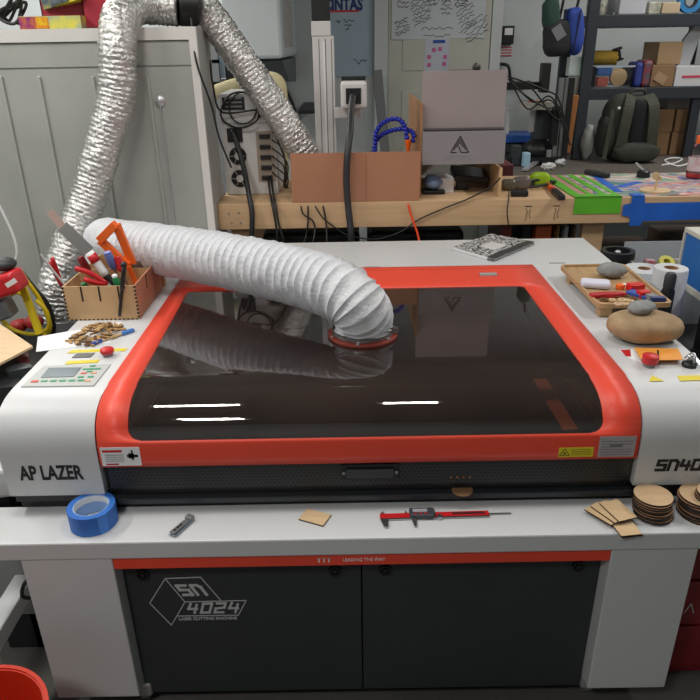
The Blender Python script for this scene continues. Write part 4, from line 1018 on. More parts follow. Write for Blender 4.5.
wb = on_shelf('white_carton', 677, 66, 720, sz2, RY0 + .02, RY0 + .28, mat('box_white2', '#c5c6c9', .5), 'white carton with red stripe on right of middle shelf', 'carton')
a, b = aty(682, 78, RY0 + .019), aty(716, 75, RY0 + .019)
part('red_stripe', MB().box((a.x, RY0 + .018, a.z), (b.x, RY0 + .0195, b.z)), mat('stripe_red', '#c0405a', .5), wb)
a = aty(690, 66, RY0 + .05)
solo('curved_panel', MB().add([(a.x - .07, RY0 + .08, a.z + .003), (a.x + .01, RY0 + .08, a.z + .003), (a.x + .06, RY0 + .08, a.z + .235), (a.x + .0, RY0 + .08, a.z + .225), (a.x - .05, RY0 + .08, a.z + .15), (a.x - .07, RY0 + .11, a.z + .003), (a.x + .01, RY0 + .11, a.z + .003), (a.x + .06, RY0 + .11, a.z + .235), (a.x + .0, RY0 + .11, a.z + .225), (a.x - .05, RY0 + .11, a.z + .15)], [(0, 1, 2, 3, 4), (9, 8, 7, 6, 5), (0, 5, 6, 1), (1, 6, 7, 2), (2, 7, 8, 3), (3, 8, 9, 4), (4, 9, 5, 0)]), mat('pale_panel', '#a9acb0', .5), 'pale curved panel standing on the white carton', 'panel')
# cartons on the table below
M_KRAFT3 = mat('dim_carton', '#8a6a4a', .7, var=.08)
cz = TZ + .001
for k, (px0, px1, row, lab) in enumerate(((653, 671, 0, 'lower left'), (673, 691, 0, 'lower right'), (653, 672, 1, 'upper left'), (674, 692, 1, 'upper right'))):
    a, b = aty(px0, 130, 4.62), aty(px1, 130, 4.62)
    o = solo('stacked_carton', MB().box((a.x, 4.62, cz + row * .145), (b.x, 4.9, cz + row * .145 + .143)), M_KRAFT3, 'brown carton right of the backpack, %s of four' % lab, 'carton', 'four brown cartons', bev=.004)
a, b = aty(667, 110, 4.64), aty(693, 97, 4.64)
solo('white_carton', MB().box((a.x, 4.64, cz + .289), (b.x, 4.88, sz2 - .070)), mat('box_white3', '#8f8b88', .5), 'pale carton on top of the four brown cartons', 'carton')
solo('white_lead_cable', MB().tube([atz(x, y, TZ + .006) for x, y in ((662, 165), (675, 163), (682, 159), (672, 158), (665, 161), (678, 166), (690, 163))], .005, 6), M_PAPER, 'loose white cord on the back table before cartons', 'cord')
# backpack
bc = Vector((1.775, 4.38, TZ))
M_BAG = mat('olive_fabric', '#343730', .85, var=.15, vscale=12, bump=.15, bscale=120)
M_STRAP = mat('olive_strap', '#42443a', .85, var=.1, vscale=20, bump=.1, bscale=150)
bp = thing('backpack', 'dark olive backpack leaning on the back table under the shelf', 'backpack', bc)
bp.scale = (1.0, 1.0, .89)
part('body', MB().blob(bc + Vector((-.01, .05, .225)), (.17, .10, .235), None, 3, .08, 28, 20, 1.6, .72), M_BAG, bp, smooth='all')
part('side_pocket', MB().blob(bc + Vector((-.155, .03, .17)), (.055, .08, .14), None, 5, .12, 18, 14, 2, .8), M_BAG, bp, smooth='all')
part('back_panel', MB().blob(bc + Vector((.005, -.035, .25)), (.05, .025, .17), None, 1, .05, 16, 12, 2, .7), mat('bag_black', '#16181b', .9), bp, smooth='all')
part('waist_pad', MB().blob(bc + Vector((.02, -.045, .07)), (.145, .055, .068), None, 8, .15, 24, 14, 2.5, .8), M_BAG, bp, smooth='all')
for s_ in (-1, 1):
    pts = [bc + Vector((s_ * .055 + .005, -.0, .44)), bc + Vector((s_ * .075 + .005, -.055, .38)), bc + Vector((s_ * .085 + .005, -.065, .27)), bc + Vector((s_ * .092 + .005, -.06, .16)), bc + Vector((s_ * .10 + .005, -.05, .09))]
    mbs = MB(); path = catmull(pts, .02)
    for u, v in zip(path, path[1:]): mbs.bar(u, v + (v - u) * .2, .062, .02, up=(0, -1, 0))
    part('shoulder_strap', mbs, M_STRAP, bp)
part('grab_handle', MB().tube([bc + Vector((-.06, .02, .44)), bc + Vector((-.03, -.0, .475)), bc + Vector((.03, -.0, .475)), bc + Vector((.05, .02, .44))], .008, 8), M_STRAP, bp, smooth='all')
part('buckle', MB().box((bc.x - .135, bc.y - .06, bc.z + .36), (bc.x - .12, bc.y - .05, bc.z + .375)), M_PAPER, bp)
part('loose_strap', MB().bar(bc + Vector((-.16, -.05, .36)), bc + Vector((-.18, -.06, .03)), .025, .006, up=(0, -1, 0)), M_STRAP, bp)
solo('plastic_bag', MB().blob(bc + Vector((-.24, .1, .11)), (.045, .05, .108), None, 9, .25, 16, 12, 3), mat('bag_white', '#8e938f', .5), 'pale plastic bag standing left of the backpack', 'bag', smooth='all')
# bags hanging from the shelf post
hb = [((551, 14), (.048, .05, .085), mat('bag_green', '#2c4a40', .8), 'dark green pouch hanging at upper left of shelf'),
      ((557, 38), (.085, .06, .10), mat('bag_blk', '#26292b', .8), 'black camera bag hanging below the green pouch'),
      ((574, 31), (.05, .06, .125), mat('bag_blue', '#28449a', .7), 'bright blue cycling bag hanging beside the black bag')]
for k, ((px, py), rad, m, lab) in enumerate(hb):
    c = aty(px, py, 4.42)
    t = thing('hanging_bag', lab, 'bag', c - Vector((0, 0, rad[2])), 'bags hanging on the shelving')
    part('body', MB().blob(c, rad, Matrix.Rotation(-.12, 3, 'Y'), k, .12, 22, 14, 2, .6), m, t, smooth='all')
    part('strap', MB().tube([c + Vector((0, 0, rad[2] * .9)), c + Vector((.02, .03, rad[2] + .06)), c + Vector((.03, .05, rad[2] + .10))], .008, 6), M_BLACK, t)
    if k == 1: part('tag', MB().cbox(c + Vector((-.01, -.062, .03)), (.06, .004, .075), Matrix.Rotation(-.6, 3, 'Y')), M_GREYPL, t)
    if k == 2: part('zip', MB().bar(c + Vector((.01, -.061, .11)), c + Vector((-.012, -.062, -.11)), .006, .006), M_BLACK, t)
# middle clutter on the back table: small printer, rails, boxes
px_box('first_aid_box', 568, 57, 584, 76, 4.52, 4.58, mat('box_white4', '#b9c4c0', .5), 'white box with green end leaning on shelving post', 'box')
px_box('green_label', 580, 58, 584, 74, 4.51, 4.519, M_GREENPL, 'green end card on the leaning white box', 'card')
px_box('socket_plate', 567, 76, 580, 99, 4.53, 4.56, mat('beige_plate', '#a5a69c', .5), 'beige plate with dark sockets below the white box', 'plate')
solo('wooden_stick', MB().bar(aty(575, 95, 4.46), aty(566, 153, 4.46), .045, .03, up=(0, -1, 0)), mat('stick_wood', '#a4693a', .6), 'orange-brown wooden stick leaning at the shelving post', 'stick', bev=.004)
pr = thing('desktop_printer', 'black framed desktop printer cluttered on back table', 'printer', (1.16, 4.35, TZ))
PYc = 4.3
def pbox(nm, px0, py0, px1, py1, y0, d, m, par=pr, **k):
    a, b = aty(px0, py1, y0), aty(px1, py0, y0); return part(nm, MB().box((a.x, y0, a.z), (b.x, y0 + d, b.z)), m, par, **k)
pbox('power_pack', 541, 63, 552, 93, PYc, .08, M_BLACK, bev=.006)
pbox('cross_rail', 505, 82, 545, 90, PYc + .05, .05, M_BLACK)
pbox('bed', 526, 102, 553, 110, PYc, .2, mat('printer_white', '#b3b0a8', .5))
pbox('bed_strip', 529, 100.5, 546, 102.5, PYc, .02, mat('strip_orange', '#b5643c', .5))
for x in (556, 562): pbox('upright', x, 78, x + 4, 160, PYc + .05, .03, M_DULLSTEEL)
pbox('upright', 566, 78, 570, 162, PYc + .04, .03, M_BLACK)
pbox('base', 505, 157, 566, 163, PYc, .3, M_BLACK)
pbox('extruder', 551, 108, 561, 146, PYc - .02, .07, M_BLACK, bev=.006)
pbox('bracket', 529, 110, 536, 132, PYc + .1, .03, M_ALU)
pbox('dark_body', 534, 110, 552, 140, PYc + .08, .1, M_DARK, bev=.005)
for k in range(5):
    cable('printer_cable', [aty(505 + 3 * k, 76 + 3 * k, PYc - .01), aty(522 + 3 * k, 81 + 7 * (k * 2 % 5), PYc - .03), aty(545 + 2 * k, 90 + 6 * (k * 3 % 5), PYc - .04), aty(558 + 2 * k, 98 + 9 * k, PYc - .03), aty(566 + k, 125 + 5 * k, PYc - .02)], .005, ('highest', 'second', 'middle', 'fourth', 'lowest')[k] + ' black cable draped over the desktop printer', group='printer cables')
def on_tab(name, px0, py0, px1, py1, d, m, label, cat_, z=TZ, **k):
    a = atz((px0 + px1) / 2, py1, z); y0 = a.y
    u, v = aty(px0, py1, y0), aty(px1, py0, y0)
    return solo(name, MB().box((u.x, y0, z + .001), (v.x, y0 + d, v.z)), m, label, cat_, bev=.004, **k)
on_tab('paper_cup', 523, 153, 531, 167, .06, mat('cup_blue', '#9ec3d4', .5), 'pale blue and white carton cup on back table', 'cup')
q = atz(540, 163, TZ)
solo('black_helmet', MB().blob(q + Vector((-.02, .02, .075)), (.10, .09, .075), None, 4, .1), M_BLACK, 'rounded black fan housing lying on back table', 'housing', smooth='all')
px_box('blue_crate', 503, 135, 536, 143, 4.55, 4.8, mat('crate_blue', '#2857a8', .5, var=.3, vscale=40), 'blue slatted crate standing on dark box on back table', 'crate')
px_box('dark_box', 503, 143.5, 536, 158.5, 4.56, 4.8, mat('box_dk', '#2b2d30', .6), 'dark box beneath the blue crate', 'box')
solo('white_ruler', MB().bar(atz(525, 170, TZ + .012), atz(548, 153, TZ + .03), .035, .01), M_ALU, 'pale metal ruler lying across the back table', 'ruler')
for k in range(6):
    px, py = ((512, 158), (534, 150), (543, 149), (553, 157), (560, 162), (548, 166))[k]
    q = atz(px, py + 4, TZ)
    solo('metal_scrap', MB().blob(q + Vector((0, 0, .022)), (.03 + .006 * (k % 3), .025, .021), None, k + 20, .5, 10, 8, 3), (M_GREYPL, M_ALU, M_CASE)[k % 3], ('grey scrap part near the left end of back table', 'silver scrap part under the printer bed', 'pale scrap part beside the black housing', 'grey scrap part below the extruder', 'silver scrap part at foot of wooden stick', 'pale scrap part in front of printer base')[k], 'scrap', 'scrap parts on the back table')
cable('wall_wire', [aty(498, 64, WY - .03), aty(508, 66, WY - .05), aty(511, 80, WY - .05), aty(520, 83, WY - .05), aty(530, 82, WY - .05)], .012, 'black wire on the wall beside the door trim')
px_box('red_folder', 499, 165, 514, 193, 3.62, 3.9, mat('folder_maroon', '#5a2226', .6), 'maroon folder on back table just right of grey enclosure', 'folder')

for k, (p, d, m, lab, cat_) in enumerate((((504, 108, 511, 157, ), .05, M_CASE, 'tall pale holder at the left end of back table', 'holder'), ((537, 128, 545, 157), .06, mat('pale_tin', '#a9aca8', .4), 'pale metal tin beside the printer body', 'tin'), ((512, 146, 522, 166), .07, mat('dk_grey2', '#33363a', .5), 'dark grey block beside the pale cup', 'block'), ((546, 150, 552, 165), .05, mat('tin_grey', '#8a8d8c', .4), 'small grey canister in front of printer', 'canister'))):
    on_tab('table_item', *p, d, m, lab, cat_)
# ================================================================== things on the front shelf
SZ = 0.5195
q = atz(94.5, 522, SZ)
tp = thing('blue_tape_roll', 'roll of blue painter tape lying on front shelf', 'tape roll', (q.x, q.y, SZ))
part('tape', MB().ring((q.x, q.y, SZ), .052, .0395, .047, 48), mat('painter_blue', '#2f6cc0', .55, var=.06, vscale=20), tp, smooth=True)
part('core', MB().ring((q.x, q.y, SZ + .0005), .0396, .0375, .046, 48), mat('core_blue', '#8fb0dc', .6), tp, smooth=True)
part('loose_end', MB().cbox((q.x + .036, q.y - .0378, SZ + .024), (.022, .0015, .047), Matrix.Rotation(.76, 3, 'Z')), mat('painter_pale', '#3f7ed2', .5), tp)
part('inner_label', MB().ring((q.x, q.y, SZ + .03), .0376, .0368, .015, 48), M_PAPER, tp)
q = atz(182, 528, SZ)
nc = thing('nail_clipper', 'small steel clip tool lying left on front shelf', 'clipper', (q.x, q.y, SZ))
d_ = (atz(190, 520, SZ) - atz(172, 536, SZ)).normalized(); c0, c1 = q - d_ * .033, q + d_ * .033
part('lever', MB().bar(c0 + Vector((0, 0, .004)), c1 + Vector((0, 0, .004)), .020, .003), mat('clip_blue_steel', '#8f9cae', .3, .6), nc, bev=.001)
part('lever', MB().bar(c0 + Vector((0, 0, .010)), c1 + Vector((0, 0, .007)), .014, .002), M_DULLSTEEL, nc, bev=.0008)
part('jaw', MB().bar(c1 - d_ * .012 + Vector((0, 0, .008)), c1 + d_ * .002 + Vector((0, 0, .008)), .018, .012), M_DULLSTEEL, nc, bev=.002)
for k in range(3): part('slot', MB().bar(c0 + d_ * (.008 + k * .010) + Vector((0, 0, .0112)), c0 + d_ * (.014 + k * .010) + Vector((0, 0, .0112)), .004, .001), M_BLACK, nc)
def plate(name, c, w, d, th, rz, label, group=None, m=None, z=SZ, tilt=None):
    R = Matrix.Rotation(rz, 3, 'Z')
    if tilt: R = R @ tilt
    t = thing(name, label, 'wood piece', (c[0], c[1], z), group)
    mb = MB().cbox((c[0], c[1], z + th / 2), (w, d, th), R)
    part('core', mb, M_PLYEDGE, t)
    part('face', MB().cbox((c[0], c[1], z + th + .0002), (w * .985, d * .985, .0008), R), m or M_WOODLIGHT, t)
    return t
q = atz(315, 518, SZ)
plate('wood_tile', (q.x, q.y), .062, .042, .003, -.42, 'single pale square wood tile alone on front shelf')
# caliper
y_ = atz(445, 517, SZ).y
X = lambda px: atz(px, 517, SZ).x
cl = thing('digital_caliper', 'red and steel digital caliper lying on front shelf', 'caliper', (X(445), y_, SZ))
rz = math.radians(1.2)
CM = Matrix.Translation((X(380), y_ + .002, SZ)) @ Matrix.Rotation(rz, 4, 'Z')
L = X(512) - X(380)
def cb(lo, hi): return MB(CM).box(lo, hi)
part('beam', cb((0, -.008, .001), (L * .83, .008, .0045)), M_REDPL, cl)
part('beam_edge', cb((L * .0, -.0125, .001), (L * .83, -.008, .004)), M_STEEL, cl)
part('beam_print', cb((L * .55, -.003, .0045), (L * .80, .005, .0048)), mat('dark_red_print', '#4e1518', .5), cl)
part('fixed_jaw', MB(CM).prism([(0, -.010), (.006, -.036), (.012, -.040), (.016, -.038), (.017, -.010)][::-1], .001, .005), M_STEEL, cl)
part('fixed_jaw_tip', MB(CM).prism([(.001, .008), (.012, .008), (.006, .018)], .001, .004), M_STEEL, cl)
part('sliding_jaw', MB(CM).prism([(L * .235, -.010), (L * .235 + .012, -.010), (L * .235 + .009, -.040), (L * .235 + .004, -.040)][::-1], .001, .005), M_STEEL, cl)
part('sliding_jaw_tip', MB(CM).prism([(L * .19, .008), (L * .215, .008), (L * .20, .018)], .001, .004), M_STEEL, cl)
hs = part('display_housing', MB(CM).prism([(L * .225, -.010), (L * .28, -.013), (L * .40, -.014), (L * .42, -.006), (L * .415, .013), (L * .40, .016), (L * .225, .016)], .001, .013), mat('caliper_grey', '#3b3f45', .45), cl, bev=.002)
part('lcd', cb((L * .25, -.001, .013), (L * .36, .010, .0136)), mat('cal_lcd', '#a3a0a6', .25), hs)
for k in range(3): part('button', cb((L * (.255 + k * .04), -.009, .013), (L * (.275 + k * .04), -.005, .014)), M_REDPL, hs)
part('thumb_wheel', MB(CM).lathe([(.006, 0), (.006, .008)], 14, (L * .45, -.011, .001)), M_STEEL, cl)
part('depth_rod', cb((L * .83, -.0035, .001), (L, .0005, .003)), M_STEEL, cl)
# rectangular plywood cards
gcards = 'rectangular wood cards fanned on the shelf'
zc_ = SZ
for k, (px, py, rz, lab) in enumerate(((625, 528, .16, 'lowest rectangular wood card overhanging the shelf edge'), (624.5, 527, .12, 'second lowest rectangular wood card near shelf edge'), (604, 514, .62, 'leftmost fanned rectangular wood card on shelf'), (610, 512, .50, 'middle fanned rectangular wood card on shelf'), (618, 511, .30, 'topmost fanned rectangular wood card beside round discs'))):
    q = atz(px, py, zc_)
    plate('wood_card', (q.x, q.y), .048, .070 if k > 1 else .062, .0028, rz, lab, gcards, z=zc_)
    zc_ += .0038
# round discs
M_DISC = mat('disc_face', '#ccae88', .55, var=.08, vscale=14, stretch=(1, 4, 1))
M_DISCEDGE = mat('charred_disc_edge', '#2b221c', .75, var=.3, vscale=30)
def disc_stack(cx_, cy_, z, n, r, h, gname, what, lean=(0, 0)):
    for k in range(n):
        zz = z + k * (h + .0006)
        ox, oy = random.uniform(-.003, .003) + lean[0] * k, random.uniform(-.003, .003) + lean[1] * k
        last = k == n - 1
        lab = ('top disc of ' + what) if last else ('round wood disc stacked in ' + what + ', %s from the bottom' % ('first', 'second', 'third', 'fourth', 'fifth', 'sixth', 'seventh', 'eighth', 'ninth', 'tenth')[k])
        t = thing('wood_disc', lab, 'wood disc', (cx_ + ox, cy_ + oy, zz), gname)
        part('core', MB().lathe([(r, 0), (r, h)], 40, (cx_ + ox, cy_ + oy, zz)), M_DISCEDGE, t, smooth=True)
        part('face', MB().lathe([(r * .992, h), (r * .992, h + .0005)], 40, (cx_ + ox, cy_ + oy, zz)), M_DISC if last else M_KRAFT, t)
    return z + n * (h + .0006)
q = atz(653, 516, SZ)
disc_stack(q.x, q.y + .006, SZ, 10, .0415, .0044, 'wood discs in the left stack', 'left round stack beside the cards', (-.0006, .0004))
q = atz(697, 514, SZ)
z_ = disc_stack(q.x + .005, q.y + .002, SZ, 9, .045, .0046, 'wood discs in the right stack', 'right round stack at the frame edge', (-.0004, .0006))
disc_stack(q.x + .025, q.y - .002, z_, 4, .036, .0036, 'small wood discs', 'small round stack on the right stack')
q = aty(463, 487, 1.290)
solo('wood_sliver', MB().lathe([(.024, 0), (.024, .003)], 28, (q.x, 1.297, .553)), mat('sliver', '#8a6a4a', .6), 'brown wood disc edge poking out below the front panel', 'wood disc')

# ================================================================== left shell: tool box and tools
TX0, TX1, TY0, TY1, TB, TT = -.812, -.606, 1.832, 2.152, .7815, .884
tbx = thing('tool_caddy', 'laser-cut plywood tool caddy with slots on the machine', 'tool caddy', (-.71, 1.99, TB))
th = .004
part('front_panel', MB().box((TX0, TY0, TB), (TX1, TY0 + th, TT)), M_PLY, tbx)
part('side_panel', MB().box((TX1 - th, TY0 + th, TB), (TX1, TY1 - th, TT)), mat('ply_warm', '#b87f62', .6, var=.1, vscale=10), tbx)
part('side_panel', MB().box((TX0, TY0 + th, TB), (TX0 + th, TY1 - th, TT)), M_PLY, tbx)
part('back_panel', MB().box((TX0, TY1 - th, TB), (TX1, TY1, TT)), M_PLY, tbx)
part('bottom', MB().box((TX0 + th, TY0 + th, TB), (TX1 - th, TY1 - th, TB + th)), M_PLY, tbx)
part('divider', MB().box((TX0 + th, 2.03, TB + th), (TX1 - th, 2.034, TT - .01)), M_PLY, tbx)
part('divider', MB().box((-.70, 2.034, TB + th), (-.696, TY1 - th, TT - .015)), M_PLY, tbx)
M_BURN = mat('burnt_slot', '#2c2018', .8)
for f in (.255, .50, .765):
    x_ = TX0 + (TX1 - TX0) * f
    part('slot', MB().box((x_ - .0025, TY0 - .0006, TT - .045), (x_ + .0025, TY0, TT)), M_BURN, tbx)
for f in (.35, .72):
    y_ = TY0 + (TY1 - TY0) * f
    part('slot', MB().box((TX1, y_ - .003, TT - .045), (TX1 + .0006, y_ + .003, TT)), M_BURN, tbx)
for k in range(9):   # finger joints
    z_ = TB + .006 + k * .0112
    part('finger_joint', MB().box((TX1 - .0045, TY0 - .0006, z_), (TX1 + .0006, TY0 + .0045, z_ + .0056)), M_BURN, tbx)
    part('finger_joint', MB().box((TX0 - .0006, TY0 - .0006, z_), (TX0 + .0045, TY0 + .0045, z_ + .0056)), M_BURN, tbx)
for k in range(16):
    x_ = TX0 + .008 + k * .0125
    part('finger_joint', MB().box((x_, TY0 - .0006, TB), (x_ + .006, TY0, TB + .004)), M_BURN, tbx)
def tp_(px, py, y): return aty(px, py, y)
IZ = TB + th + .001
# pruning saw / scraper
s0 = Vector((-.665, 1.93, .90)); s1 = tp_(62, 224, 1.93); s2 = tp_(49, 211, 1.93)
s0 = tp_(106, 275, 1.92); sm_ = tp_(89, 252, 1.92); bt_ = Vector((-.645, 1.93, IZ))
sw_ = thing('putty_knife', 'long steel scraper with red and white handle in the caddy', 'scraper', bt_)
part('blade', MB().bar(sm_, tp_(62, 226, 1.93), .036, .0018, up=(.3, -1, .3)), mat('blade_grey', '#6b6a69', .4, .6), sw_)
part('blade_tip', MB().bar(tp_(63, 227, 1.93), tp_(49, 211, 1.93), .022, .002, up=(.3, -1, .3)), mat('tip_pink', '#b29a90', .5), sw_)
part('handle', MB().tube([sm_, s0], .013, 12), M_PAPER, sw_, smooth='all')
part('handle_band', MB().tube([sm_.lerp(s0, .12), sm_.lerp(s0, .42)], .0145, 12), M_REDPL, sw_, smooth='all')
part('handle_end', MB().tube([s0, s0 + (s0 - sm_).normalized() * .02, bt_ + Vector((0, 0, .012))], .011, 10), M_BLACK, sw_, smooth='all')
# orange clamp (triangular frame)
oc = thing('orange_bracket', 'orange plastic triangular bracket sticking out of the caddy', 'bracket', Vector((-.645, 2.0, IZ)))
pA, pB, pC = tp_(116, 224, 1.99), tp_(100, 240, 1.99), tp_(133, 264, 2.0)
part('arm', MB().bar(pA, pC, .024, .016, up=(0, -1, 0)), M_ORANGE, oc, bev=.002)
part('arm', MB().bar(pB, tp_(128, 266, 1.985), .024, .016, up=(0, -1, 0)), M_ORANGE, oc, bev=.002)
part('web', MB().bar(pA, pB, .024, .03, up=(0, -1, 0)), M_ORANGE, oc, bev=.002)
part('foot', MB().bar(tp_(128, 265, 1.985), Vector((-.645, 2.0, IZ + .002)), .02, .014), M_ORANGE, oc, bev=.002)
# pliers with red handles
def pliers(label, a, b, c, base, r=.0075):
    t = thing('pliers', label, 'pliers', base, 'red-handled pliers')
    part('handle', MB().tube([c, c.lerp(a, .5) + Vector((0, 0, .008)), a], r, 10), M_REDPL, t, smooth='all')
    part('handle', MB().tube([c, c.lerp(b, .5) - Vector((0, 0, .004)), b], r, 10), M_REDPL, t, smooth='all')
    part('jaws', MB().tube([c, Vector(base) + Vector((0, 0, .008))], .009, 8), M_DULLSTEEL, t, smooth='all')
pliers('red-handled pliers resting across the front of the caddy', tp_(75, 268, 1.86), tp_(84, 279, 1.85), tp_(107, 284, 1.88), (-.68, 1.91, IZ))
pliers('upright red-handled pliers leaning at left end of caddy', tp_(52, 258, 1.90), tp_(50, 262, 1.90), tp_(62, 286, 1.92), (-.785, 1.93, IZ), .006)
sd = thing('glass_rod', 'thin pale glass rod leaning out left of the caddy', 'rod', (-.78, 1.9, IZ))
part('rod', MB().tube([tp_(40, 254, 1.88), tp_(65, 285, 1.89), Vector((-.77, 1.90, IZ + .004))], .0035, 8), M_ALU, sd)
def driver(label, top, base, m, r=.011, cap=None, L=.05):
    base = Vector(base); d = (top - base).normalized()
    t = thing('screwdriver', label, 'screwdriver', base, 'screwdrivers in the caddy')
    part('shaft', MB().cyl(base + d * .003, top - d * L * .9, .0035, 8), M_STEEL, t)
    part('handle', MB().lathe([(r * .6, 0), (r, L * .15), (r * .95, L * .8), (r * .8, L), (0, L * 1.02)], 14, top - d * L, d), m, t, smooth=True)
    if cap: part('cap', MB().lathe([(r * .8, 0), (r * .85, .006), (r * .6, .01)], 14, top - d * .002, d), cap, t, smooth=True)
M_PERI = mat('periwinkle', '#6372b4', .4)
driver('periwinkle blue handled screwdriver in the middle of the caddy', tp_(107, 252, 1.92), (-.665, 1.95, IZ), M_PERI, .0125, None, .055)
driver('red handled screwdriver right of the blue one in caddy', tp_(117, 257, 1.93), (-.645, 1.93, IZ), M_REDPL, .013, None, .045)
driver('green handled screwdriver with white cap at caddy front', tp_(115, 277, 1.86), (-.648, 1.86, IZ), M_GREENPL, .010, M_PAPER, .04)
driver('dark red handled screwdriver beside the scraper', tp_(80, 257, 1.93), (-.735, 1.95, IZ), mat('dk_red', '#8c1f24', .4), .012, None, .05)
driver('small green handled screwdriver low in left of caddy', tp_(83, 283, 1.87), (-.74, 1.89, IZ), M_GREENPL, .010, None, .04)
pn = thing('black_marker', 'slim black marker pen clipped over the caddy front', 'pen', (-.637, TY0 - .008, TB + .012))
u0, u1 = tp_(124, 267, TY0 - .009), tp_(119.5, 316, TY0 - .009)
part('barrel', MB().tube([u0.lerp(u1, .3), u1], .0045, 10), M_BLACK, pn, smooth='all')
part('cap', MB().tube([u0, u0.lerp(u1, .45)], .0065, 10), M_BLACK, pn, smooth='all')
part('clip', MB().bar(u0.lerp(u1, .02) + Vector((.006, -.005, 0)), u0.lerp(u1, .35) + Vector((.006, -.005, 0)), .003, .002), M_DARK, pn)
part('knob', MB().blob(u0 + Vector((0, 0, .006)), (.009, .009, .009)), M_BLACK, pn, smooth='all')
gs = thing('glass_prism', 'clear acrylic offcut resting in the right of the caddy', 'acrylic', (-.64, 2.08, TT - .02))
part('sheet', MB().cbox((-.645, 2.075, TT - .002), (.05, .07, .003), Matrix.Rotation(-.35, 3, 'X')), mat('blue_grey_sheet', '#8f99a6', .25), gs)
for k, (x_, y_, rz_) in enumerate(((-.63, 1.99, .3), (-.66, 2.06, -.4), (-.62, 2.11, .1))):
    solo('ply_offcut', MB().cbox((x_, y_, IZ + .03), (.045, .004, .058), Matrix.Rotation(rz_, 3, 'Z')), M_PLY, ('plywood offcut upright near the orange bracket', 'plywood offcut upright in caddy middle', 'plywood offcut upright at caddy rear corner')[k], 'offcut', 'plywood offcuts in the caddy')
# paper, chips, pen
ps = [G(36, 352), G(110, 343), G(122, 322), G(38, 337)]
solo('paper_sheet', quad_on(ps, UPZ, .001), M_PAPER, 'white paper sheet under the wood chip pile', 'paper')
M_CHIP = mat('chip_wood', '#b8935f', .6, var=.15, vscale=30); M_CHIPD = mat('chip_dark', '#6b4a2c', .7, var=.2, vscale=30)
random.seed(21)
chip_me = None
def chip_mesh(seed, m):
    r_ = random.Random(seed)
    mb = MB().prism([(-.014, -.003), (-.006, -.0045), (.008, -.003), (.015, -.001), (.011, .004), (-.004, .0035), (-.012, .003)], 0, .0032)
    return link('wood_chip', mb, m)
protos = [chip_mesh(1, M_CHIP), chip_mesh(2, M_CHIPD)]
pc = G(96, 337)
first = {0: True, 1: True}
for k in range(80):
    i = 0 if random.random() < .52 else 1
    if first[i]: o = protos[i]; first[i] = False
    else: o = protos[i].copy(); COL.objects.link(o)
    rr = random.random() ** .6; a = random.uniform(0, 2 * PI)
    dx_, dy_ = rr * math.cos(a), rr * math.sin(a)
    h_ = max(0, 1 - rr) * .040
    px_, py_ = 96 + 25 * dx_ + 8 * dy_, 336 - 10.5 * dy_ + -3.5 * dx_
    g_ = G(px_, py_)
    o.location = (g_.x, g_.y, SH + .0016 + h_ * random.uniform(.3, 1.0))
    o.rotation_euler = (random.uniform(-.35, .35) * (1 - rr), random.uniform(-.3, .3) * (1 - rr), random.uniform(0, PI * 2))
    tag(o, 'small laser-cut wood piece in the loose pile on white paper', 'wood piece', 'pile of small laser-cut wood pieces')
a_, b_ = G(92, 346) + Vector((0, 0, .006)), G(134, 331.5) + Vector((0, 0, .006))
pp = thing('blue_tip_brush', 'thin wooden brush with blue ends beside the wood chips', 'brush', (a_ + b_) / 2 - Vector((0, 0, .005)))
part('shaft', MB().bar(a_.lerp(b_, .2), a_.lerp(b_, .72), .006, .005), M_WOODLIGHT, pp)
part('end', MB().bar(a_, a_.lerp(b_, .24), .010, .008), M_BLUEPL, pp, bev=.002)
part('end', MB().bar(a_.lerp(b_, .7), b_, .012, .008), mat('light_blue_pl', '#3f7cc8', .4), pp, bev=.002)

# ================================================================== right shell: tray, stones, card
tx0, tx1, ty0, ty1, tz = .694, .905, 1.775, 2.15, .812
ty = thing('wooden_tray', 'shallow wooden tray on four feet at the right side', 'tray', (.80, 1.96, SH))
rp = []
for (cx_, cy_, a0) in ((tx1 - .02, ty1 - .02, 0), (tx0 + .02, ty1 - .02, 90), (tx0 + .02, ty0 + .02, 180), (tx1 - .02, ty0 + .02, 270)):
    for j in range(6):
        a = math.radians(a0 + j * 18); rp.append((cx_ + .02 * math.cos(a), cy_ + .02 * math.sin(a)))
M_TRAY = mat('tray_wood', '#b08f66', .5, var=.12, vscale=9, stretch=(5, .8, 1))
part('base', MB().prism(rp, tz, tz + .006), M_TRAY, ty)
rim = MB(); n_ = len(rp); cxm, cym = (tx0 + tx1) / 2, (ty0 + ty1) / 2
def shr(p, d): return (p[0] + (cxm - p[0]) / abs(cxm - p[0] + 1e-9) * d * min(1, abs(cxm - p[0]) / .08), p[1] + (cym - p[1]) / abs(cym - p[1] + 1e-9) * d * min(1, abs(cym - p[1]) / .15))
ip = [shr(p, .008) for p in rp]
vs = [(x, y, tz + .006) for x, y in rp] + [(x, y, tz + .013) for x, y in rp] + [(x, y, tz + .013) for x, y in ip] + [(x, y, tz + .006) for x, y in ip]
fs = []
for i in range(n_):
    j = (i + 1) % n_
    for lv in range(3): fs.append((lv * n_ + i, lv * n_ + j, (lv + 1) * n_ + j, (lv + 1) * n_ + i))
    fs.append((3 * n_ + i, 3 * n_ + j, j, i))
part('rim', rim.add(vs, fs), M_TRAY, ty)
for x_ in (tx0 + .03, tx1 - .075):
    for y_ in (ty0 + .03, ty1 - .06):
        part('foot', MB().box((x_ - .018, y_ - .018, SH), (x_ + .018, y_ + .018, tz)), M_TRAY, ty, bev=.004)
TS = tz + .0065
def tray_pt(px, py): return atz(px, py, TS)
q = tray_pt(611, 277)
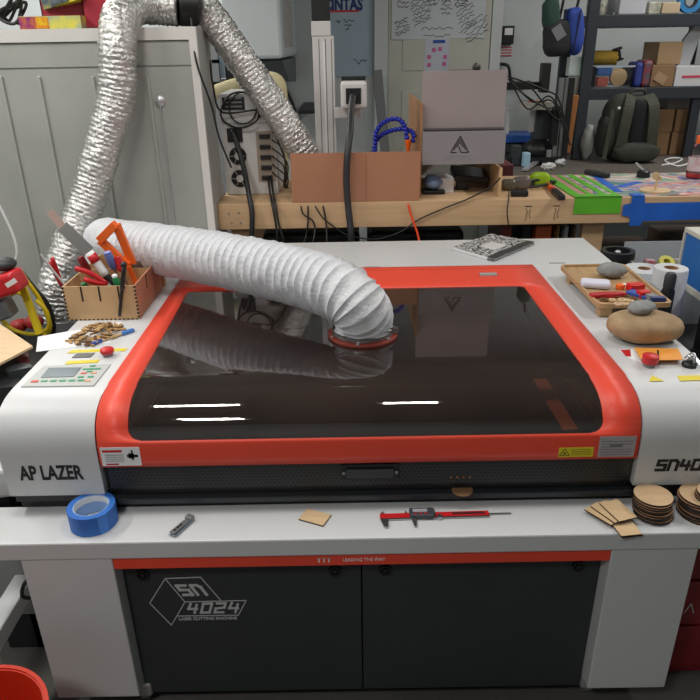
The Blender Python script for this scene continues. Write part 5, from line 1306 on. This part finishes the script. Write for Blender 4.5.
solo('grey_stone', MB().blob((q.x, q.y, TS + .023), (.045, .034, .0235), Matrix.Rotation(-.2, 3, 'Z'), 2, .1), M_STONE, 'smooth grey stone resting on the wooden tray', 'stone', 'grey stones', smooth='all')
q = tray_pt(595, 287)
solo('folded_cloth', MB().cbox((q.x, q.y + .0, TS + .011), (.085, .05, .02), Matrix.Rotation(-.28, 3, 'Z')), mat('lilac_white', '#d4d3e2', .7, bump=.3, bscale=25), 'white folded cloth at front left of the tray', 'cloth', bev=.008)
q = tray_pt(606, 297)
st_ = thing('red_stapler', 'small flat red opener tool on the tray', 'tool', (q.x, q.y, TS))
part('body', MB(Matrix.Translation((q.x, q.y, TS)) @ Matrix.Rotation(.12, 4, 'Z')).prism([(-.05, -.013), (-.01, -.010), (.01, -.015), (.05, -.010), (.055, .006), (.02, .010), (.0, .015), (-.048, .012)], .0, .013), mat('tool_red', '#b3282c', .4), st_, bev=.003)
part('handle', MB(Matrix.Translation((q.x, q.y, TS)) @ Matrix.Rotation(.12, 4, 'Z')).box((.04, -.006, .002), (.06, .004, .009)), M_REDPL, st_, bev=.002)
for k, (px, py, w, d, h, m, rz_, lab) in enumerate(((635, 290, .045, .030, .020, mat('bright_red', '#cf2420', .35), .2, 'bright red box at back of the tray pile'), (644, 297.5, .10, .034, .010, M_BLUEPL, -.95, 'flat blue block in the tray pile'), (643, 297, .034, .026, .019, mat('bright_red', '#cf2420'), .15, 'narrow red block beside blue block in tray'), (657, 302.5, .040, .022, .018, mat('navy_blk', '#2a3a6e', .4), -.1, 'navy block at right front of the tray'), (651, 300.5, .026, .026, .0185, M_GREYPL, .15, 'grey block between red and navy blocks'), (620, 289, .02, .02, .015, M_ORANGE, .3, 'small orange block beside the folded cloth'), (628, 286, .008, .04, .004, M_PAPER, .4, 'white stick lying by the grey stone on tray'))):
    q = tray_pt(px, py)
    solo('toy_block', MB().cbox((q.x, q.y, TS + h / 2), (w, d, h), Matrix.Rotation(rz_, 3, 'Z')), m, lab, 'block', 'coloured blocks on the tray', bev=.002)
ring_proto = None
for k, (px, py) in enumerate(((604, 302), (612, 303), (617, 299), (622, 303), (626, 298), (630, 304), (636, 303), (625, 307), (633, 300), (618, 307))):
    q = tray_pt(px, py - 1.5)
    r_ = .0095 if k % 3 else .012
    solo('wood_ring', MB().ring((q.x, q.y, TS + .0005 + .0025 * (k % 2)), r_, r_ * .5, .004, 18), M_WOODLIGHT if k % 2 else M_CHIPD, 'tiny wooden ring lying on the wooden tray', 'ring', 'tiny wooden rings on the tray', smooth=True)
q = G(641, 330)
solo('tan_stone', MB().blob((.766, 1.628, SH + .038), (.095, .064, .0385), Matrix.Rotation(-.05, 3, 'Z'), 6, .06, 32, 20, 1.5, .86), M_STONE_TAN, 'large flat tan stone on right side of the machine', 'stone', smooth='all')
solo('grey_stone', MB().blob((.750, 1.630, SH + .0895), (.036, .028, .0165), Matrix.Rotation(.2, 3, 'Z') @ Matrix.Rotation(-.12, 3, 'Y'), 9, .14), M_STONE, 'small grey stone balanced on the large tan stone', 'stone', 'grey stones', smooth='all')
qs = [atz(642, 361, SH + .012), atz(683, 360, SH + .012), atz(678, 349, SH + .004), atz(634, 348, SH + .004)]
oc_ = solo('orange_card', quad_on(qs, (0, -.3, 1), .0015), mat('orange_card', '#e79a3e', .5), 'orange card leaning on the red stop button', 'card')
part('mark', MB().bar(qs[0].lerp(qs[1], .42).lerp(qs[2].lerp(qs[3], .5), .35) + Vector((0, -.0005, .0022)), qs[0].lerp(qs[1], .55).lerp(qs[2].lerp(qs[3], .5), .8) + Vector((0, -.0005, .0022)), .004, .0008), M_INK, oc_)
# composition notebook
nq = [atz(453, 250, SH), atz(494, 262, SH), atz(534, 245, SH), atz(491, 236.5, SH)]
nb = thing('notebook', 'black and white marbled notebook lying on the rear deck', 'notebook', (nq[0] + nq[2]) / 2)
part('pages', quad_on([p + Vector((0, 0, .001)) for p in nq], UPZ, .010), M_PAPER, nb)
def marbled():
    m = bpy.data.materials.new('marbled_cover'); m.use_nodes = True; nt = m.node_tree; b = nt.nodes['Principled BSDF']
    tc = nt.nodes.new('ShaderNodeTexCoord'); n = nt.nodes.new('ShaderNodeTexNoise'); n.inputs['Scale'].default_value = 85; n.inputs['Detail'].default_value = 3
    nt.links.new(tc.outputs['Object'], n.inputs['Vector']); r = nt.nodes.new('ShaderNodeValToRGB'); r.color_ramp.interpolation = 'CONSTANT'
    r.color_ramp.elements[0].color = lin('#2b2d2f'); r.color_ramp.elements[1].position = .5; r.color_ramp.elements[1].color = lin('#c2c5c6')
    nt.links.new(n.outputs['Fac'], r.inputs[0]); nt.links.new(r.outputs[0], b.inputs['Base Color']); b.inputs['Roughness'].default_value = .4
    return m
part('cover', quad_on([p + Vector((0, 0, .0112)) for p in nq], UPZ, .0012), marbled(), nb)
sp_ = [nq[1], nq[2], nq[2].lerp(nq[3], .16), nq[1].lerp(nq[0], .16)]
part('spine', quad_on([p + Vector((0, 0, .0005)) for p in sp_], UPZ, .0126), M_DARK, nb)
lb = [nq[0].lerp(nq[1], .35).lerp(nq[3].lerp(nq[2], .35), .30), nq[0].lerp(nq[1], .72).lerp(nq[3].lerp(nq[2], .72), .30), nq[0].lerp(nq[1], .72).lerp(nq[3].lerp(nq[2], .72), .62), nq[0].lerp(nq[1], .35).lerp(nq[3].lerp(nq[2], .35), .62)]
part('name_label', quad_on([p + Vector((0, 0, .0126)) for p in lb], UPZ, .0005), M_CASE, nb)
# copper strip under the window
cpz = .6125
cs_ = [atz(529, 372, cpz), atz(541, 371, cpz), atz(556, 395, cpz), atz(578, 430, cpz), atz(563, 431, cpz), atz(540, 392, cpz)]
solo('copper_strip', MB().add([tuple(p) for p in cs_] + [tuple(p + Vector((0, 0, .003))) for p in cs_], [(0, 1, 2, 5), (5, 2, 3, 4), (6, 11, 8, 7), (11, 10, 9, 8), (0, 6, 7, 1), (1, 7, 8, 2), (2, 8, 9, 3), (3, 9, 10, 4), (4, 10, 11, 5), (5, 11, 6, 0)]), mat('copper_wood', '#e08a5a', .5), 'orange-brown wood strip lying under the smoked window', 'wood strip')

# ================================================================== right of the machine
ca = thing('side_cart', 'dark utility cart standing right of the machine', 'cart', (1.25, 2.0, FLOOR_Z))
M_CART = mat('cart_dark', '#1d1e20', .6)
part('top', MB().box((.955, 1.86, .47), (1.75, 2.70, .50)), M_CART, ca, bev=.004)
for x_ in (.965, 1.70):
    for y_ in (1.87, 2.65): part('leg', MB().box((x_, y_, FLOOR_Z), (x_ + .04, y_ + .04, .47)), M_CART, ca)
CTZ = .5005
def towel(x, y, top, label):
    t = thing('paper_towel_roll', label, 'paper towel', (x, y, CTZ), 'paper towel rolls')
    R_ = .068 if top < .8 else .052
    part('paper', MB().lathe([(.022, 0), (R_ - .002, 0), (R_, .004), (R_, top - CTZ - .004), (R_ - .002, top - CTZ), (.022, top - CTZ), (.022, 0)], 36, (x, y, CTZ), cap=False), mat('towel_white', '#c3c6c9', .85, bump=.2, bscale=80), t, smooth=True)
    part('tube', MB().ring((x, y, CTZ + .001), .0222, .020, top - CTZ - .001, 24), M_KRAFT, t, smooth=True)
towel(1.03, 2.27, .768, 'white paper towel roll nearest the tray')
towel(1.018, 2.055, .838, 'white paper towel roll behind black spray bottle')
sb_ = thing('spray_can', 'slim black spray bottle in front of the paper towel rolls', 'bottle', (0.962, 1.935, CTZ))
part('body', MB().lathe([(.019, 0), (.020, .01), (.020, .30), (.015, .315)], 18, (0.962, 1.935, CTZ)), M_BLACK, sb_, smooth=True)
part('cap', MB().lathe([(.017, .315), (.017, .35), (.012, .36)], 18, (0.962, 1.935, CTZ)), M_DARK, sb_, smooth=True)
rl = thing('black_reel', 'flat black reel lying on stand behind the tray', 'reel', (1.03, 2.515, CTZ))
part('stand', MB().cyl((1.03, 2.515, CTZ), (1.03, 2.515, .735), .045, 18), M_BLACK, rl, smooth=True)
part('flange', MB().ring((1.03, 2.515, .735), .063, .045, .028, 36), M_BLACK, rl, smooth=True)
part('hub', MB().lathe([(.045, .735), (.045, .742), (.015, .742), (.015, .756), (.0, .756)], 24, (1.03, 2.515, 0)), M_CART, rl, smooth=True)
part('centre_cap', MB().lathe([(.011, .757), (.008, .762)], 14, (1.03, 2.515, 0)), M_ALU, rl, smooth=True)
bx0, bx1, by0, by1, bzt = 1.11, 1.34, 2.40, 2.66, .755
gb = thing('parts_bin', 'pale grey plastic bin with bottles behind paper towels', 'bin', ((bx0 + bx1) / 2, 2.53, CTZ))
mb = MB().box((bx0, by0, CTZ), (bx1, by1, CTZ + .006))
for b_ in ((bx0, by0, bx1, by0 + .006), (bx0, by1 - .006, bx1, by1), (bx0, by0 + .006, bx0 + .006, by1 - .006), (bx1 - .006, by0 + .006, bx1, by1 - .006)): mb.box((b_[0], b_[1], CTZ + .006), (b_[2], b_[3], bzt if b_[1] > 2.5 else .70))
part('tub', mb, mat('bin_grey', '#aab0b6', .5), gb)
for k, (x_, m, lab) in enumerate(((1.165, mat('jar_redwhite', '#b4a6a8', .4, col2='#a04048', vscale=40), 'red and white jar in the pale grey bin'), (1.225, mat('jar_yellow', '#b5b03c', .4), 'yellow-green tape roll in the pale grey bin'), (1.28, mat('jar_grey', '#9a989a', .4), 'grey jar in the pale grey bin'))):
    if k == 1: solo('yellow_tape', MB().ring((x_, 2.53, CTZ + .19), .03, .013, .03, 24, Vector((0, -.6, 1)).normalized()).cyl((x_, 2.54, CTZ + .007), (x_, 2.54, CTZ + .188), .02, 12), m, lab, 'tape')
    else: solo('jar', MB().lathe([(.025, 0), (.027, .01), (.027, .19), (.02, .21)], 18, (x_, 2.53, CTZ + .007)), m, lab, 'jar', smooth=True)
solo('red_funnel', MB().cbox((1.31, 2.47, .66), (.035, .05, .29), Matrix.Rotation(.18, 3, 'Y')), mat('funnel_red', '#b83038', .4, col2='#d8c8c8', vscale=12), 'red and white bag upright in right of the grey bin', 'bag', bev=.01)
a = aty(686, 232, 2.1); b = aty(712, 295, 2.1)
bl = thing('blue_box', 'bright blue box with cream frame edge at right frame edge', 'box', (1.32, 2.0, CTZ))
M_CREAM = mat('frame_cream', '#c6c4b8', .5)
part('panel', MB().box((1.152, 1.72, .735), (1.50, 2.262, .895)), mat('box_blue', '#1f66b0', .45), bl)
part('frame', MB().box((1.146, 1.71, .712), (1.505, 2.272, .7345)), M_CREAM, bl, bev=.003)
part('frame', MB().box((1.146, 1.71, .8955), (1.505, 2.272, .912)), M_CREAM, bl, bev=.003)
part('frame', MB().box((1.146, 2.2625, .735), (1.16, 2.272, .895)), M_CREAM, bl)
part('pedestal', MB().box((1.22, 1.90, CTZ), (1.48, 2.2, .7115)), M_CART, bl)
# red cabinet at lower right
rc = thing('red_tool_chest', 'dark red tool chest below the right side of machine', 'tool chest', (1.05, 1.6, FLOOR_Z))
M_CHEST = mat('chest_red', '#7c1f22', .35)
part('body', MB().box((.80, 1.30, FLOOR_Z), (1.30, 1.80, .44)), M_CHEST, rc, bev=.006)
for k in range(3): part('drawer', MB().box((.815, 1.292, FLOOR_Z + .03 + k * .15), (1.285, 1.299, FLOOR_Z + .17 + k * .15)), M_CHEST, rc, bev=.002)
q = aty(690, 610, 1.29)
part('emblem', poly_mb([(-.012, -.012), (.0, .02), (.012, -.012)], .003, plane_M((q.x, 1.2915, q.z), (1, 0, 0), (0, 0, 1))), M_SILVERINK, rc)
# ================================================================== left of the machine
lt = thing('side_stand', 'dark side stand left of the machine', 'stand', (-1.25, 1.8, FLOOR_Z))
LZ = .66
part('top', MB().box((-1.75, 1.45, LZ - .03), (-.80, 2.12, LZ)), M_CART, lt, bev=.004)
for x_ in (-1.72, -.86):
    for y_ in (1.48, 2.05): part('leg', MB().box((x_, y_, FLOOR_Z), (x_ + .04, y_ + .04, LZ - .03)), M_CART, lt)
L1 = LZ + .0005
M_YC = mat('yellow_cord', '#e0c51c', .45)
yc = [(5, 300), (16, 292), (28, 300), (36, 318), (44, 335), (50, 325), (40, 300), (26, 280), (20, 270)]
solo('yellow_cable', MB().tube([aty(x, y, 1.98) for x, y in yc], .007, 8), M_YC, 'looped yellow extension cord hanging left of the caddy', 'cord', smooth='all')
solo('yellow_cable', MB().tube([aty(x, y, 1.93) for x, y in ((0, 318), (14, 330), (34, 334), (48, 328), (47, 312), (36, 300))], .006, 8), M_YC, 'yellow cord loop beneath the first yellow cord', 'cord', smooth='all')
solo('yellow_bar', MB().bar(aty(22, 285, 1.95), aty(40, 334, 1.90), .02, .012, up=(0, -1, 0)), M_YC, 'broad yellow strap among the cords at left', 'strap')
solo('black_cable', MB().tube([aty(x, y, 2.0) for x, y in ((20, 270), (36, 290), (48, 305), (54, 325), (50, 345))], .007, 8), M_CABLE, 'black cord running beside the yellow cords', 'cord', smooth='all')
rt = thing('red_power_tool', 'red power tool with grey battery at left edge', 'power tool', aty(5, 296, 1.9))
a, b = aty(-14, 297, 1.9), aty(20, 272, 1.9)
part('body', MB().cbox((a + b) / 2, (b.x - a.x, .08, (b.z - a.z) * .8), Matrix.Rotation(-.3, 3, 'Y')), mat('tool_red2', '#c6232b', .4), rt, bev=.01)
part('head', MB().blob(aty(4, 264, 1.93), (.035, .035, .02)), M_DARK, rt, smooth='all')
part('badge', MB().cbox(aty(11, 283, 1.855), (.035, .002, .014), Matrix.Rotation(-.5, 3, 'Y')), M_PAPER, rt)
part('battery', MB().cbox(aty(4, 308, 1.92), (.05, .06, .06), Matrix.Rotation(-.3, 3, 'Y')), M_GREYPL, rt, bev=.008)
solo('white_cable', MB().tube([aty(x, y, 2.2) for x, y in ((-6, 195), (4, 215), (13, 235), (17, 252), (13, 268), (8, 278))], .004, 8), M_PAPER, 'white cable curving down in front of freezer at left', 'cable', smooth='all')
for k, (px, py, m, lab) in enumerate(((20, 325, mat('red_thing', '#b22a2a', .5), 'red plastic piece under the yellow cord loop'), (34, 322, mat('red_thing', '#b22a2a'), 'red plastic piece right of another red piece'), (12, 333, M_DARK, 'dark lump beneath the red pieces at left'))):
    solo('plastic_piece', MB().blob(aty(px, py, 2.0), (.03, .03, .02), None, k, .3, 12, 8), m, lab, 'piece', smooth='all')
wz = .79
wq = [atz(-12, 372, wz), atz(33, 348, wz), atz(-2, 324, wz), atz(-60, 340, wz)]
solo('birch_board', quad_on(wq, UPZ, .006), M_WOODLIGHT, 'pale birch board corner poking in at left edge', 'board')
for k, (p, m, lab, dz) in enumerate(((((-30, 392), (18, 386), (24, 356), (-20, 362)), M_CART, 'black crumpled bag under the birch board', .09), (((20, 372), (30, 366), (28, 352), (18, 356)), mat('dk_red2', '#6e1d22', .6), 'dark red box corner beside the black bag', .10), (((8, 372), (33, 367), (30, 362), (4, 366)), M_DARK, 'dark grey flap beside the control panel', .11))):
    pts = [atz(x, y, L1 + dz) for x, y in p]
    mb = MB().add([tuple(v) for v in pts] + [(v.x, v.y, L1) for v in pts], [(0, 1, 2, 3), (7, 6, 5, 4), (0, 4, 5, 1), (1, 5, 6, 2), (2, 6, 7, 3), (3, 7, 4, 0)])
    for i_, v in enumerate(mb.v): v.x = min(v.x, -.80)
    solo('dark_bundle', mb, m, lab, 'bundle')
# white frame low at left, bucket, plastic tray
wf = thing('white_rail', 'white metal rail frame below the left shelf end', 'frame', (-.95, 1.5, FLOOR_Z))
r0, r1 = aty(30, 575, 1.42), aty(-12, 645, 1.20)
part('rail', MB().bar(r0, r1, .05, .05), M_WHITE, wf, bev=.004)
part('post', MB().box((r0.x - .03, 1.42, FLOOR_Z), (r0.x + .02, 1.47, r0.z)), M_WHITE, wf)
part('post', MB().box((r1.x - .03, r1.y - .05, FLOOR_Z), (r1.x + .02, r1.y, r1.z)), M_WHITE, wf)
part('panel', MB().box((-1.5, 1.395, .10), (-.86, 1.405, .44)), mat('panel_pale', '#8d918f', .5), wf)
cable('hook_cable', [aty(30, 598, 1.30), aty(22, 596, 1.29), aty(24, 584, 1.29), aty(31, 578, 1.30)], .005, 'black cable hook beside the left machine leg')
a = aty(0, 500, 1.32)
solo('white_trays', MB().cbox((-.915, 1.45, .545), (.18, .2, .08), Matrix.Rotation(.2, 3, 'Z')), M_CASE, 'white plastic lid stack left of the shelf end', 'lid stack', bev=.01)
part('stand', MB().box((-.98, 1.42, FLOOR_Z), (-.87, 1.47, .504)), M_CART, lt)
bk_ = thing('orange_bucket', 'orange-red plastic bucket at lower left corner', 'bucket', (-.745, .93, FLOOR_Z))
M_BUCK = mat('bucket_orange', '#c8331a', .4)
B0 = Vector((-.745, .90, FLOOR_Z))
part('shell', MB().lathe([(.11, 0), (.135, .36), (.131, .36), (.107, .004), (0, .004)], 44, B0), M_BUCK, bk_, smooth=True)
part('rim', MB().ring(B0 + Vector((0, 0, .352)), .142, .134, .012, 44).ring(B0 + Vector((0, 0, .30)), .138, .131, .006, 44), M_BUCK, bk_, smooth=True)
